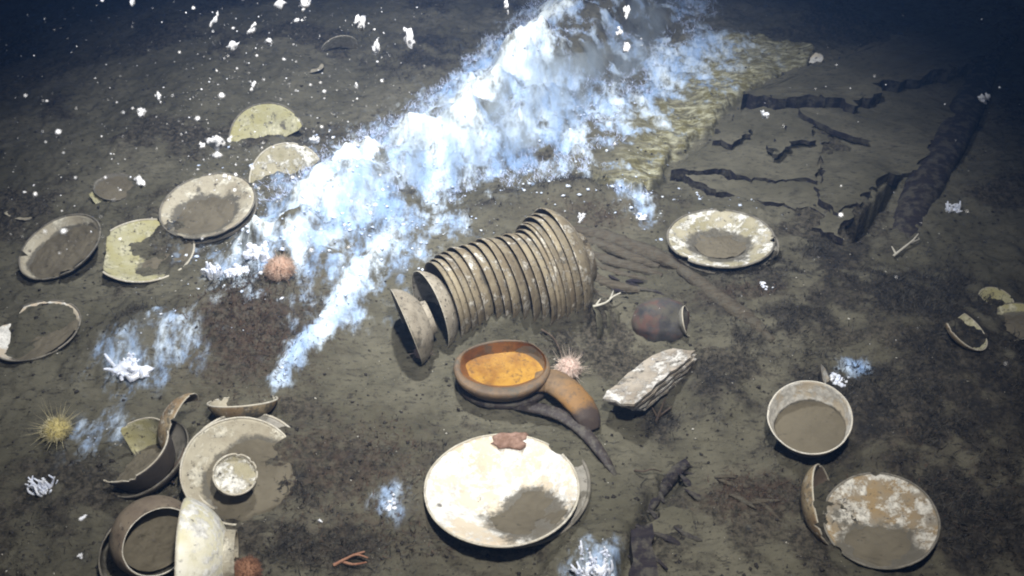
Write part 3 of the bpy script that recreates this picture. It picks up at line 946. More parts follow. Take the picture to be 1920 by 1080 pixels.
def slab(name, label, cat, poly_px, z, thick, mat, jag=.006, tilt=(0, 0), group=None, seed=0.0, step=.02, warp=.004):
    pts = PL(poly_px, z)
    cx, cy = pts.mean(0)
    out = []
    for i in range(len(pts)):
        a = pts[i]; b = pts[(i + 1) % len(pts)]
        L = np.hypot(*(b - a)); k = max(1, int(L / step))
        for q in range(k):
            p = a + (b - a) * q / k
            out.append(p)
    out = np.array(out)
    jx = fbm(out[:, 0] + seed, out[:, 1], .05, 3, .7, seed=seed); jy = fbm(out[:, 0], out[:, 1] + seed, .05, 3, .7, seed=seed + 5)
    out[:, 0] += jag * 2 * jx; out[:, 1] += jag * 2 * jy
    bm = bmesh.new()
    vs = [bm.verts.new((p[0], p[1], 0)) for p in out]
    f = bm.faces.new(vs)
    bm.normal_update()
    if f.normal.z < 0: f.normal_flip()
    bmesh.ops.triangulate(bm, faces=bm.faces[:], quad_method='BEAUTY', ngon_method='BEAUTY')
    bmesh.ops.subdivide_edges(bm, edges=[e for e in bm.edges if e.calc_length() > .05], cuts=2, use_grid_fill=True)
    bmesh.ops.triangulate(bm, faces=bm.faces[:])
    for v in bm.verts:
        x, y = v.co.x, v.co.y
        v.co.z = z + tilt[0] * (x - cx) + tilt[1] * (y - cy) + warp * 2 * float(fbm(x, y, .18, 3, seed=seed + 9))
    r = bmesh.ops.extrude_face_region(bm, geom=bm.faces[:])
    low = [g for g in r['geom'] if isinstance(g, bmesh.types.BMVert)]
    for v in low: v.co.z -= thick
    bmesh.ops.recalc_face_normals(bm, faces=bm.faces[:])
    me = bpy.data.meshes.new(name); bm.to_mesh(me); bm.free()
    me.materials.append(M['seabed'] if mat is M.get('plank') else mat); me.materials.append(M.get('timber_and_shadow') or M['brown_out'])
    for p_ in me.polygons:
        p_.material_index = 1 if abs(p_.normal.z) < .45 else 0
    o = bpy.data.objects.new(name, me); col.objects.link(o)
    # base point in the middle of the thing
    me.transform(Matrix.Translation((-cx, -cy, -z))); o.location = (cx, cy, z)
    return tag(o, label, cat, group)


def lump(name, loc, size, mat, seed, sub=3, rough=.35, parent=None, rot=0.0):
    bm = bmesh.new()
    bmesh.ops.create_icosphere(bm, subdivisions=sub, radius=1.0)
    for v in bm.verts:
        c = v.co.copy()
        n = float(fbm(c.x + seed, c.y + c.z * .7 - seed, .9, 3, .6, seed=seed)) + .6 * float(fbm(c.z + seed, c.x - c.y, .6, 3, .6, seed=seed + 3))
        f = 1 + rough * n * 1.6
        v.co = Vector((c.x * size[0] * f, c.y * size[1] * f, c.z * size[2] * f))
    me = bpy.data.meshes.new(name); bm.to_mesh(me); bm.free()
    me.materials.append(mat)
    for p in me.polygons: p.use_smooth = True
    o = bpy.data.objects.new(name, me); col.objects.link(o)
    o.location = loc
    o.rotation_euler = (0, 0, rot)
    if parent: o.parent = parent
    return o


pot = lump('pot', (POT_AT[0], POT_AT[1] + .01, POT_AT[2] - .006), (.074, .064, .060), M['pot'], 3.0, 4, .07)
pot.rotation_euler = (.1, .1, .3)
tag(pot, 'dark rounded pot half buried above the slanting broken plates', 'pot')
PILE = [(1128, 748), (1140, 728), (1180, 690), (1232, 646), (1262, 642), (1304, 656), (1296, 672), (1240, 722), (1186, 774), (1160, 768), (1150, 758)]
zp = float(at(1214, 715)[2])
for k, lab in enumerate(('topmost crusted plate of the slanting broken pile right of the amber pan', 'second plate from the top of the slanting broken pile',
                         'third plate from the top of the slanting broken pile', 'lowest plate of the slanting broken pile')):
    sx = 1 - .05 * k
    o = slab('broken_plate', lab, 'plate', [(1214 + (a - 1214) * sx + 6 * k, 710 + (b - 710) * sx + 5 * k) for a, b in PILE], zp + .058 - .017 * k, .007, M['white_in'], .0035, (.22, -.34),
             'slanting pile of broken plates', 20.0 + k * .15, .014, .0015)
    o.data.materials.clear(); o.data.materials.append(M['pile']); o.data.materials.append(M['brown_out'])
# ------------------------------------------------------------------ AMBER PAN and the dark pan beneath it
def amber_mat():
    k = NT('amber_glaze')
    n = k.noise(16, 5, .6); n2 = k.noise(70, 4, .7)
    c = k.mix(k.ramp(n, .35, .65), (0.24, 0.105, 0.013), (0.44, 0.235, 0.032))
    c = k.mix(k.ramp(n2, .50, .68, 0, .8), c, (0.12, 0.06, 0.02))
    return k.done(c, .55, k.bump(n2, .3, .004), .35)


def pan_mat(name, c1, c2, c3):
    k = NT(name)
    n = k.noise(16, 6, .7); n2 = k.noise(70, 5, .78)
    c = k.mix(k.ramp(n, .38, .62), c1, c2)
    c = k.mix(k.ramp(n2, .48, .62, 0, .75), c, c3)
    c = k.mix(k.ramp(k.noise(22, 6, .75, off=(4, 1, 8)), .54, .64, 0, .75), c, (0.10, 0.094, 0.075))
    return k.done(c, .6, k.bump(n2, .25, .004), .3)


M['amber'] = amber_mat()
M['pan'] = pan_mat('brown_pan_glaze', (0.125, 0.088, 0.058), (0.195, 0.13, 0.075), (0.12, 0.10, 0.08))
M['pan_red'] = pan_mat('red_brown_pan_wall', (0.20, 0.085, 0.035), (0.26, 0.12, 0.04), (0.10, 0.06, 0.04))
M['pan_dark'] = pan_mat('black_pan_glaze', (0.028, 0.022, 0.022), (0.05, 0.04, 0.036), (0.11, 0.10, 0.085))


def handle_mat():
    k = NT('handle_glaze')
    n = k.noise(18, 5, .65); n2 = k.noise(60, 5, .75)
    t = k.math('ADD', k.attr('along'), k.math('MULTIPLY', k.math('SUBTRACT', n, .5), .6))
    c = k.mix(k.ramp(n, .35, .65), (0.155, 0.105, 0.062), (0.23, 0.15, 0.08))
    c = k.mix(k.ramp(t, .30, .56, 0, .7), c, (0.30, 0.155, 0.045))
    c = k.mix(k.ramp(t, .56, .78), c, (0.060, 0.045, 0.038))
    c = k.mix(k.ramp(n2, .52, .66, 0, .6), c, (0.09, 0.07, 0.05))
    return k.done(c, .6, k.bump(n2, .3, .004), .3)


M['handle'] = handle_mat()


def smooth_closed(pts, k=6):
    pts = np.array(pts, float); n = len(pts); out = []
    for i in range(n):
        p0, p1, p2, p3 = pts[i - 1], pts[i], pts[(i + 1) % n], pts[(i + 2) % n]
        for q in range(k):
            f = q / k
            out.append(.5 * ((2 * p1) + (-p0 + p2) * f + (2 * p0 - 5 * p1 + 4 * p2 - p3) * f * f + (-p0 + 3 * p1 - 3 * p2 + p3) * f ** 3))
    return np.array(out)


def loft(name, rings, mat, parent=None, cap0=False, cap1=False):
    n = len(rings[0]); V = []; Fc = []
    for r in rings: V += [tuple(p) for p in r]
    for j in range(len(rings) - 1):
        for i in range(n):
            i2 = (i + 1) % n
            Fc.append([j * n + i, j * n + i2, (j + 1) * n + i2, (j + 1) * n + i])
    if cap0: 
        c = np.mean(rings[0], 0); V.append(tuple(c)); k = len(V) - 1
        for i in range(n): Fc.append([k, (i + 1) % n, i])
    if cap1:
        c = np.mean(rings[-1], 0); V.append(tuple(c)); k = len(V) - 1; b = (len(rings) - 1) * n
        for i in range(n): Fc.append([k, b + i, b + (i + 1) % n])
    return mesh_obj(name, V, Fc, mat, parent)


def ring3(pts_px, z, shrink=1.0, dz_noise=0.0):
    xy = smooth_closed(PL(pts_px, z))
    c = xy.mean(0)
    xy = c + (xy - c) * shrink
    return np.column_stack([xy, np.full(len(xy), z)])


pan_c = at(935, 700)
z0 = float(pan_c[2])


def make_pan(name, label, outer, inner, floor, zt, wall, mats, handle, hr, tip, group=None, rimlift=0.0):
    root = bpy.data.objects.new(name, None); col.objects.link(root)
    root.location = (pan_c[0], pan_c[1], z0)
    root.empty_display_size = .05
    tag(root, label, 'pan', group)
    inv = np.array([pan_c[0], pan_c[1], z0])
    O = ring3(outer, zt); cc = O.mean(0)

    def sc(r, f, z):
        q = cc + (r - cc) * f; q[:, 2] = z; return q
    body = loft('body', [sc(O, .62, zt - wall * 1.35) - inv, sc(O, .84, zt - wall * 1.1) - inv, sc(O, .95, zt - wall * .62) - inv, sc(O, .965, zt - wall * .45) - inv,
                         sc(O, .99, zt - wall * .38) - inv, sc(O, 1.0, zt - wall * .2) - inv, sc(O, .985, zt - wall * .05) - inv, sc(O, .955, zt) - inv],
                mats[0], root, cap0=True)
    I = ring3(inner, zt - .003)
    Fl = ring3(floor, zt - .030)
    n = len(O)
    lip = loft('lip', [sc(O, .956, zt) - inv, (sc(O, .956, zt) * .5 + I * .5 + np.array([0, 0, .004])) - inv, I - inv], mats[0], root)
    wal = loft('inner_wall', [I - inv, (I * .45 + Fl * .55) - inv, Fl - inv], mats[1], root)
    fl = loft('pan_floor', [Fl - inv, (Fl.mean(0) + (Fl - Fl.mean(0)) * .5 - np.array([0, 0, .003])) - inv], mats[2], root, cap1=True)
    h = tube('handle', [P(a, b, z) - inv for a, b, z in handle], hr, mats[3], root, 20, .09, .45, 2.0, 8)
    nr_ = len(h.data.vertices) // 20
    av = np.repeat(np.linspace(0, 1, nr_), 20)
    at2 = h.data.attributes.new('along', 'FLOAT', 'POINT'); at2.data.foreach_set('value', av.astype(np.float32))
    return root


outer = [(850, 690), (856, 668), (885, 648), (935, 636), (990, 640), (1022, 662), (1032, 692), (1012, 722), (965, 740), (905, 738), (864, 718)]
inner = [(863, 688), (870, 664), (900, 649), (945, 641), (992, 645), (1018, 664), (1024, 688), (1006, 710), (962, 725), (912, 724), (873, 708)]
flr = [(878, 699), (875, 680), (905, 667), (955, 660), (1000, 657), (1015, 671), (1020, 690), (1003, 708), (962, 722), (914, 721), (885, 709)]
make_pan('handled_pan', 'glossy brown handled pan with a bright amber hollow, on top of a dark pan', outer, inner, flr, z0 + .066, .034,
         (M['pan'], M['pan_red'], M['amber'], M['handle']),
         [(1004, 716, z0 + .036), (1034, 715, z0 + .043), (1062, 732, z0 + .045), (1086, 756, z0 + .040), (1102, 782, z0 + .026), (1110, 806, z0 + .006)],
         [.028, .036, .035, .033, .030, .020], None, 'nested handled pans')
o2 = [(a + 4, b + 20) for a, b in outer]
make_pan('handled_pan', 'black lower pan with a long curved handle, beneath the amber pan', o2, [(a + 4, b + 20) for a, b in inner], [(a + 4, b + 20) for a, b in flr],
         z0 + .022, .035, (M['pan_dark'], M['pan_dark'], M['pan_dark'], M['pan_dark']),
         [(950, 760, z0 + .004), (1000, 764, z0 + .018), (1050, 778, z0 + .022), (1086, 802, z0 + .017), (1114, 832, z0 + .010), (1138, 866, z0 + .003), (1154, 892, z0 - .010)],
         [.010, .016, .017, .016, .014, .010, .005], None, 'nested handled pans')

# brown growth on the back edge of the bright plate
M['growth'] = plain('pinkish_brown_growth', (0.20, 0.12, 0.085), (0.34, 0.22, 0.17), 60, .8, .6)
R_p = big_plate.dimensions.x / 2
g = lump('shell_growth', big_plate.matrix_world @ Vector((R_p * .12, R_p * .90, -.004)), (.040, .024, .012), M['growth'], 2.3, 3, .30)
tag(g, 'reddish-brown encrusting growth on the back edge of the bright plate', 'encrustation')

# ------------------------------------------------------------------ SEA URCHINS
def spiky(name, loc, r, n, length, mat, parent=None, up=.0, flat=.8, thick=.0016):
    V = []; T = []
    rs = np.random.RandomState(int(loc[0] * 1000) % 999 + 7)
    for i in range(n):
        z = rs.uniform(up - .1, 1); a = rs.uniform(0, 2 * math.pi)
        q = math.sqrt(max(0, 1 - z * z))
        d = np.array([q * math.cos(a), q * math.sin(a), z]); 
        s = np.cross(d, rs.randn(3)); s /= np.linalg.norm(s); t = np.cross(d, s)
        b = d * r * np.array([1, 1, flat]) * .93
        L = length * rs.uniform(.5, 1.2)
        k = len(V)
        for j in range(3):
            an = 2.094 * j
            V.append(b + (s * math.cos(an) + t * math.sin(an)) * thick)
        V.append(b + (d + .15 * rs.randn(3)) * L)
        T += [(k, k + 1, k + 3), (k + 1, k + 2, k + 3), (k + 2, k, k + 3)]
    o = mesh_obj(name, V, T, mat, parent, False)
    o['kind'] = 'stuff'
    return o


def urchin(label, px, py, r, c1, c2, cs, spl, dz=0.0):
    mb = plain('urchin_shell', c1, c2, 120, .8, .8)
    ms = plain('urchin_spine', cs, tuple(v * .7 for v in cs), 50, .6, .1)
    base = at(px, py, dz + r * .55)
    root = bpy.data.objects.new('sea_urchin', None); col.objects.link(root)
    root.location = base
    tag(root, label, 'sea urchin')
    b = lump('shell', (0, 0, 0), (r, r, r * .8), mb, px * .01, 3, .04, root)
    spiky('spines', (0.0, 0.0, 0.0), r, 650, r * .28, ms, root, -.2, .8, .0011)
    spiky('long_spines', (base[0], 0, 0), r, 70, spl * 1.25, ms, root, -.3, .8, .0007) if False else spiky('long_spines', (0.1, 0, 0), r, 70, spl * 1.2, ms, root, -.2, .8, .0007)
    return root


urchin('yellowish sea urchin with long spines alone at far left', 106, 806, .029, (0.42, 0.35, 0.13), (0.56, 0.48, 0.22), (0.5, 0.45, 0.28), .038)
urchin('orange-pink sea urchin on the brown mound near the white clumps', 525, 505, .036, (0.40, 0.24, 0.17), (0.50, 0.36, 0.28), (0.52, 0.40, 0.32), .022)
urchin('pale pink sea urchin beside the amber pan', 1066, 691, .028, (0.58, 0.40, 0.34), (0.70, 0.56, 0.48), (0.68, 0.56, 0.48), .030)
urchin('small pinkish urchin at the foot of the loose stack bowl', 792, 660, .018, (0.48, 0.30, 0.24), (0.60, 0.44, 0.36), (0.60, 0.48, 0.42), .014, .015)
urchin('blurred orange-brown urchin beside the white bowl at the bottom edge', 462, 1072, .026, (0.22, 0.11, 0.065), (0.28, 0.15, 0.09), (0.22, 0.12, 0.08), .010)

# ------------------------------------------------------------------ PLANKS, TIMBERS, HOLE EDGES (right-hand wreck)
M['plank'] = wood('silted_plank', (0.085, 0.082, 0.066), (0.125, 0.120, 0.096), 1.0)
M['timber_and_shadow'] = wood('dark_timber_and_shadow', (0.022, 0.019, 0.024), (0.040, 0.034, 0.036), 1.0)  # dark wood; also colours the log shape that stands for a shadow band
G = 'silted hull planks'
zb = lambda px, py: float(at(px, py)[2])
slab('hull_plank', 'uppermost wide plank with a long ragged lower edge, far right', 'plank',
     [(1395, 172), (1470, 140), (1560, 112), (1700, 62), (1868, 40), (1882, 84), (1796, 128), (1722, 146), (1655, 155), (1632, 178), (1602, 196), (1577, 190),
      (1556, 179), (1530, 182), (1450, 184)], zb(1600, 120) + .052, .06, M['plank'], .020, (.00, .01), G, 1.0, .012, .010)
slab('hull_plank', 'square-ended plank beside the ragged edge of the olive shelf', 'plank',
     [(1262, 318), (1320, 268), (1356, 246), (1365, 222), (1440, 196), (1490, 203), (1556, 236), (1526, 336), (1400, 331), (1310, 320)], zb(1420, 270) + .030, .04,
     M['plank'], .014, (0, 0), G, 3.0, .012, .010)
slab('hull_plank', 'broad dim plank between the ragged crack and the dark hole', 'plank',
     [(1500, 192), (1532, 186), (1556, 184), (1577, 196), (1606, 204), (1640, 188), (1664, 168), (1724, 160), (1798, 144), (1822, 150), (1790, 215), (1716, 322), (1690, 322), (1660, 326), (1632, 358), (1600, 388), (1566, 400),
      (1530, 352), (1562, 238), (1500, 206)], zb(1650, 260) + .026, .04, M['plank'], .015, (0, 0), G, 5.0, .012, .010)
slab('hull_plank', 'narrow split plank below the square-ended plank', 'plank',
     [(1268, 324), (1400, 336), (1526, 342), (1560, 402), (1520, 392), (1450, 380), (1340, 354)], zb(1420, 360) + .014, .03, M['plank'], .012, (0, 0), G, 7.0, .012, .008)
slab('hull_plank', 'small ragged flake of planking against the edge of the olive shelf', 'plank', [(1338, 262), (1352, 232), (1396, 220), (1404, 250), (1376, 270)], zb(1370, 248) + .050, .018, M['plank'], .012, (0, 0), G, 13.0, .012, .004)
slab('hull_plank', 'ragged flake of planking on the left half of the square-ended plank', 'plank', [(1440, 278), (1470, 246), (1496, 222), (1530, 236), (1524, 262), (1490, 268), (1462, 290)], zb(1480, 256) + .046, .014, M['plank'], .014, (0, 0), G, 15.0, .012, .004)
slab('hull_plank', 'ragged strip of planking left of the dark hole', 'plank', [(1530, 420), (1560, 392), (1604, 396), (1590, 414), (1572, 430), (1576, 446)], zb(1565, 415) + .020, .022, M['plank'], .012, (0, 0), G, 17.0, .012, .004)
slab('hull_plank', 'short buried plank end in front of the dark hole', 'plank',
     [(1500, 205), (1540, 215), (1620, 250), (1632, 262), (1600, 256), (1560, 240), (1500, 212)], zb(1560, 235) + .034, .02, M['plank'], .004, (0, 0), G, 8.5)
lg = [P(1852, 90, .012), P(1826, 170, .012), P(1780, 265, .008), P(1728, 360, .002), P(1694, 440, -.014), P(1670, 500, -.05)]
o = tube('shadow_band', [tuple(p) for p in lg], [.05, .055, .058, .055, .05, .03], M['timber_and_shadow'], None, 14, .12, .6, 3.3, 8)  # soft cast shadow band, modelled as a half-buried dark log
tag(o, 'long shadow band built as a dark log shape, slanting down beside the black hole', 'timber')
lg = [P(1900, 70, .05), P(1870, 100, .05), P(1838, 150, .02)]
o = tube('broken_timber', [tuple(p) for p in lg], [.02, .026, .012], M['timber_and_shadow'], None, 10, .2, .8, 1.3, 6)
tag(o, 'short dark broken timber at the upper end of the long shadow band', 'timber')

M['old_wood'] = wood('rotted_wood', (0.065, 0.054, 0.040), (0.115, 0.098, 0.072), 1.6)
strands = [
    ('uppermost rotted timber fold running down from behind the wide bowl', [(1066, 430), (1130, 444), (1190, 466), (1235, 482), (1275, 503)], .026, .014),
    ('second rotted timber fold just below the uppermost one', [(1078, 446), (1130, 460), (1188, 484), (1236, 500)], .018, .010),
    ('middle rotted timber fold right of the wide bowl', [(1094, 470), (1140, 488), (1190, 502), (1242, 516)], .018, .010),
    ('thin rotted timber fold just under the middle one', [(1098, 484), (1136, 504), (1184, 518), (1224, 526)], .010, .005),
    ('lower rotted timber fold ending in dark splinters', [(1100, 505), (1130, 528), (1170, 540), (1215, 544)], .016, .009),
    ('short rotted timber fold nearest the wide bowl foot', [(1096, 528), (1118, 550), (1150, 560)], .009, .004),
    ('brown ridge of timber crossing below the mottled cream plate', [(1268, 498), (1310, 530), (1350, 562), (1400, 596), (1450, 640)], .024, .008),
]
for i, (lab, pts, r, dz) in enumerate(strands):
    o = tube('rotted_timber', [tuple(at(a, b, dz - r * .45)) for a, b in pts], [r * .5] + [r] * (len(pts) - 2) + [r * .4], M['old_wood'], None, 12, .35, .7, i * 3.1, 9)
    tag(o, lab, 'timber', 'rotted timber folds')
o = tube('sunken_branch', [tuple(at(a, b, d)) for a, b, d in ((1290, 866, .015), (1262, 890, .012), (1243, 915, .008), (1226, 940, .0), (1212, 965, -.01))],
         [.010, .016, .015, .012, .006], M['timber_and_shadow'], None, 9, .3, .8, 5.0)
tag(o, 'dark sunken branch stub at the head of the gully', 'branch')
o = slab('split_board', 'dark board standing in the gully at the bottom edge', 'plank', [(1188, 1000), (1216, 985), (1232, 1080), (1240, 1130), (1182, 1130)], zb(1210, 1050) + .02, .03,
         M['timber_and_shadow'], .006, (0, .1), None, 9.0)
o = slab('flat_stone', 'flat silted slab of wood right of the gully', 'plank', [(1228, 952), (1262, 946), (1302, 966), (1300, 1010), (1268, 1026), (1226, 1010)], zb(1260, 985) + .006, .03,
         M['plank'], .014, (0, .05), None, 11.0)
tag(o, 'flat silted slab beside the gully at bottom centre', 'slab')

frs = np.random.RandomState(21)
FR = [(1250, 900), (1236, 930), (1215, 960), (1200, 985), (1205, 1020), (1222, 1045), (1195, 1060), (1270, 880), (1290, 905), (1310, 930), (1240, 975), (1185, 1000), (1255, 1015), (1290, 1000),
      (1150, 520), (1176, 534), (1200, 540), (1222, 548), (1190, 528), (1160, 545), (1380, 905), (1400, 925), (1420, 940), (1440, 955), (1392, 940), (1360, 895)]
for k, (a, b) in enumerate(FR):
    c_ = at(a, b, .006)
    L = frs.uniform(.018, .045); an = frs.uniform(-.6, .6) + (2.3 if k < 14 else -.45)
    d_ = np.array([math.cos(an), math.sin(an), frs.uniform(-.15, .25)]) * L
    side = np.array([-d_[1], d_[0], 0]) * frs.uniform(-.25, .25)
    o = tube('wood_fragment', [tuple(c_ - d_), tuple(c_ + side), tuple(c_ + d_)], [.002, frs.uniform(.004, .009), .0015], M['timber_and_shadow'] if k < 20 else M['old_wood'], None, 7, .4, .7, k * 1.9, 5)
    grp_px = FR[:14] if k < 14 else FR[14:20] if k < 20 else FR[20:]
    rank = sorted(grp_px, key=(lambda q: q[1]) if k < 14 else (lambda q: q[0])).index((a, b))
    nth = ['nearest', 'second', 'third', 'fourth', 'fifth', 'sixth', 'seventh', 'eighth', 'ninth', 'tenth', 'eleventh', 'twelfth', 'thirteenth', 'farthest'][rank]
    where = ('dark wood splinter in the gully tangle, %s to the branch stub going down' % nth if k < 14 else 'dark splinter among the timber folds, %s to the wide stack bowl' % nth if k < 20
             else 'brown wood splinter in the debris strip, %s to the gully slab' % nth)
    grp = 'splinters along the gully' if k < 14 else 'splinters by the timber folds' if k < 20 else 'splinters left of the tan bowl'
    tag(o, where, 'wood splinter', grp)

# ------------------------------------------------------------------ TWIGS
M['pale_twig'] = plain('bleached_twig', (0.42, 0.40, 0.33), (0.55, 0.52, 0.45), 60)
M['red_twig'] = plain('reddish_twig', (0.24, 0.11, 0.07), (0.32, 0.18, 0.12), 60)
M['brown_twig'] = plain('brown_twig', (0.06, 0.045, 0.035), (0.11, 0.085, 0.065), 60)


def twig(label, limbs, r, mat, dz=.012):
    specs = []
    for k, lm in enumerate(limbs):
        specs.append(([tuple(at(a, b, dz + .006 * i)) for i, (a, b) in enumerate(lm)], [r * (1 - .6 * i / (len(lm) - 1)) for i in range(len(lm))], k * 1.7))
    o = join_tubes('twig', specs, mat)
    return tag(o, label, 'twig')


twig('pale forked twig between the lying stack and the dark pot', [[(1112, 575), (1135, 568), (1150, 556), (1164, 549)], [(1145, 560), (1150, 545)], [(1118, 572), (1126, 560)]], .0035, M['pale_twig'])
twig('reddish twig at the bottom edge left of the bright plate', [[(625, 1060), (648, 1048), (668, 1040), (690, 1046)], [(640, 1052), (662, 1058), (688, 1054)], [(660, 1042), (684, 1034)]], .0035, M['red_twig'])
twig('pale branching twig in the dark turf at right', [[(1675, 480), (1695, 464), (1712, 450), (1722, 438)], [(1706, 456), (1724, 448)], [(1680, 477), (1672, 462)]], .004, M['pale_twig'])
twig('thin dark twigs between the tilted cup and the big round dish', [[(300, 905), (322, 880), (338, 860), (345, 840)], [(310, 893), (340, 868), (362, 852)], [(316, 900), (328, 906)]], .004, M['brown_twig'])
twig('dark curved twig above the pale pink urchin', [[(1015, 618), (1036, 632), (1048, 652), (1056, 672)]], .003, M['brown_twig'])
twig('brown cluster of twigs below the mottled plate pile', [[(1230, 790), (1240, 765), (1248, 745)], [(1236, 780), (1260, 762)], [(1234, 786), (1222, 762)]], .0035, M['brown_twig'])
twig('thin crooked twig left of the gully', [[(1190, 882), (1206, 884), (1222, 880), (1240, 884)]], .0025, M['brown_twig'])

# ------------------------------------------------------------------ WHITE GROWTHS
M['white_growth'] = plain('white_growth', (0.70, 0.76, 0.92), (0.90, 0.92, 0.96), 90, .9, .6)


def growth(label, px, py, n, spread, r, hgt, seed):
    base = at(px, py)
    root = bpy.data.objects.new('white_growth', None); col.objects.link(root)
    root.location = base
    tag(root, label, 'marine growth')
    rs = np.random.RandomState(seed)
    specs = []
    for k in range(n):
        a = rs.uniform(0, 6.28); d = spread * math.sqrt(rs.uniform(0, 1))
        p = np.array([d * math.cos(a), d * math.sin(a) * .8, -.004])
        e = p + np.array([rs.normal(0, .25 * hgt), rs.normal(0, .25 * hgt), hgt * rs.uniform(.5, 1.1)])
        specs.append(([tuple(p), tuple((p + e) / 2 + rs.normal(0, .1 * hgt, 3)), tuple(e)], [r, r * 1.2, r * .6], k))
    join_tubes('stalks', specs, M['white_growth'], root, 6)['kind'] = 'stuff'
    lump('crust', (0, 0, 0), (spread * .8, spread * .6, hgt * .35), M['white_growth'], seed * 1.1, 3, .5, root)
    return root


growth('white tufted growth left of the orange-pink urchin', 400, 518, 26, .024, .0045, .04, 1)
growth('large white clump above the orange-pink urchin', 490, 478, 20, .035, .008, .03, 2)
growth('white lobed clump between the two other white clumps', 447, 512, 24, .034, .006, .02, 3)
growth('bright white fan-like growth alone at lower left', 82, 918, 34, .020, .0022, .035, 4)
growth('white bristly growth at the centre of the bottom edge', 1112, 1068, 40, .035, .0028, .035, 5)
growth('whitish growth on a lump between round dish and bright plate', 728, 948, 22, .022, .005, .014, 6)
growth('white crust spreading from the shard behind the deep round bowl', 1580, 712, 24, .028, .005, .012, 7)
growth('pale cluster of tubes on the dim mound at left', 245, 690, 16, .05, .004, .035, 8)
growth('two small white tufts on the silt below the mottled cream plate', 1438, 536, 12, .020, .005, .008, 9)
growth('bluish-white tuft in the dark at the right edge', 1788, 395, 22, .022, .003, .03, 10)
growth('white crust patch at the near end of the olive shelf', 1192, 408, 14, .03, .006, .010, 12)

# ------------------------------------------------------------------ MAT LUMPS, GRIT AND TURF (uncountable)
def ground_z(x, y):
    w = surface_attrs(x, y)[0]
    t_ = LAST_TURF
    return height(x, y) + t_ * (0.012 * np.abs(fbm(x, y, .06, 3, .6, seed=44)) + .006 * np.abs(fbm(x, y, .02, 2, seed=45))) + np.clip(w, 0, 1) * (0.022 * np.abs(fbm(x, y, .05, 4, .6, seed=41)) + .012 * np.abs(fbm(x, y, .018, 2, seed=43)))


def chips(name, label, cat, x, y, z, size, mat, rs, flat=.5):
    """many tiny faceted crumbs in one mesh"""
    base = np.array([(1, 0, 0), (-1, 0, 0), (0, 1, 0), (0, -1, 0), (0, 0, 1), (0, 0, -1)], float)
    tri = np.array([(0, 2, 4), (2, 1, 4), (1, 3, 4), (3, 0, 4), (2, 0, 5), (1, 2, 5), (3, 1, 5), (0, 3, 5)])
    n = len(x)
    sc = size[:, None, None] * rs.uniform(.45, 1.35, (n, 6, 1)) * np.array([1, 1, flat])
    a = rs.uniform(0, 6.28, n)
    b = base[None] * sc
    bx = b[..., 0] * np.cos(a)[:, None] - b[..., 1] * np.sin(a)[:, None]
    by = b[..., 0] * np.sin(a)[:, None] + b[..., 1] * np.cos(a)[:, None]
    V = np.stack([bx + x[:, None], by + y[:, None], b[..., 2] + z[:, None]], -1).reshape(-1, 3)
    T = (tri[None] + (np.arange(n) * 6)[:, None, None]).reshape(-1, 3)
    o = big_mesh(name, V, None, mat, T, smooth=False)
    tag(o, label, cat, None, 'stuff')
    return o


def strands_mesh(name, label, cat, x, y, z, length, mat, rs, lean=(0, 0), width=.0014, spread=.6):
    n = len(x)
    d = np.stack([rs.normal(lean[0], spread, n), rs.normal(lean[1], spread, n), rs.uniform(.4, 1, n)], -1)
    d /= np.linalg.norm(d, axis=1)[:, None]
    a = rs.uniform(0, 6.28, n)
    s = np.stack([np.cos(a), np.sin(a), np.zeros(n)], -1) * width
    p0 = np.stack([x, y, z - .003], -1)
    p1 = p0 + d * (length * .5)[:, None]
    d2 = d + np.stack([rs.normal(0, .4, n), rs.normal(0, .4, n), rs.normal(-.25, .3, n)], -1)
    p2 = p1 + d2 * (length * .5)[:, None]
    V = np.stack([p0 - s, p0 + s, p1 - s * .8, p1 + s * .8, p2], 1).reshape(-1, 3)
    b = (np.arange(n) * 5)[:, None]
    Q = np.concatenate([b, b + 1, b + 3, b + 2], 1)
    T = np.concatenate([b + 2, b + 3, b + 4], 1)
    o = big_mesh(name, V, Q, mat, T, smooth=False)
    tag(o, label, cat, None, 'stuff')
    return o


rs = np.random.RandomState(5)
# candidates over the visible ground
NC = 700000
cxs = rs.uniform(-2.3, 2.3, NC); cys = .85 + 3.6 * rs.uniform(0, 1, NC) ** 1.25
cw, co, cr, cdk = surface_attrs(cxs, cys)
ctf = LAST_TURF.copy()
M['mat_flake'] = plain('bacterial_mat_flake', (0.55, 0.66, 0.90), (0.84, 0.89, 0.95), 30, .95, .2)
M['mat_fibre'] = plain('bacterial_mat_fibre', (0.50, 0.58, 0.84), (0.66, 0.74, 0.92), 20, .95, 0)
M['grit'] = plain('pale_grit', (0.40, 0.39, 0.34), (0.66, 0.64, 0.58), 50, .9, 0)
M['dark_grit'] = plain('dark_grit', (0.025, 0.022, 0.02), (0.05, 0.045, 0.04), 50, .9, 0)
M['turf'] = plain('brown_turf', (0.022, 0.019, 0.015), (0.105, 0.090, 0.068), 70, .95, 0)
M['dark_turf'] = plain('dark_turf', (0.014, 0.014, 0.014), (0.080, 0.076, 0.066), 70, .95, 0)
M['rust_turf'] = plain('rust_turf', (0.040, 0.028, 0.022), (0.12, 0.080, 0.058), 70, .95, 0)


def pick(weight, n):
    ok = np.nonzero(rs.uniform(0, 1, len(cxs)) < weight)[0]
    ok = ok[:n] if len(ok) > n else ok
    x, y = cxs[ok], cys[ok]
    return x, y, ground_z(x, y)


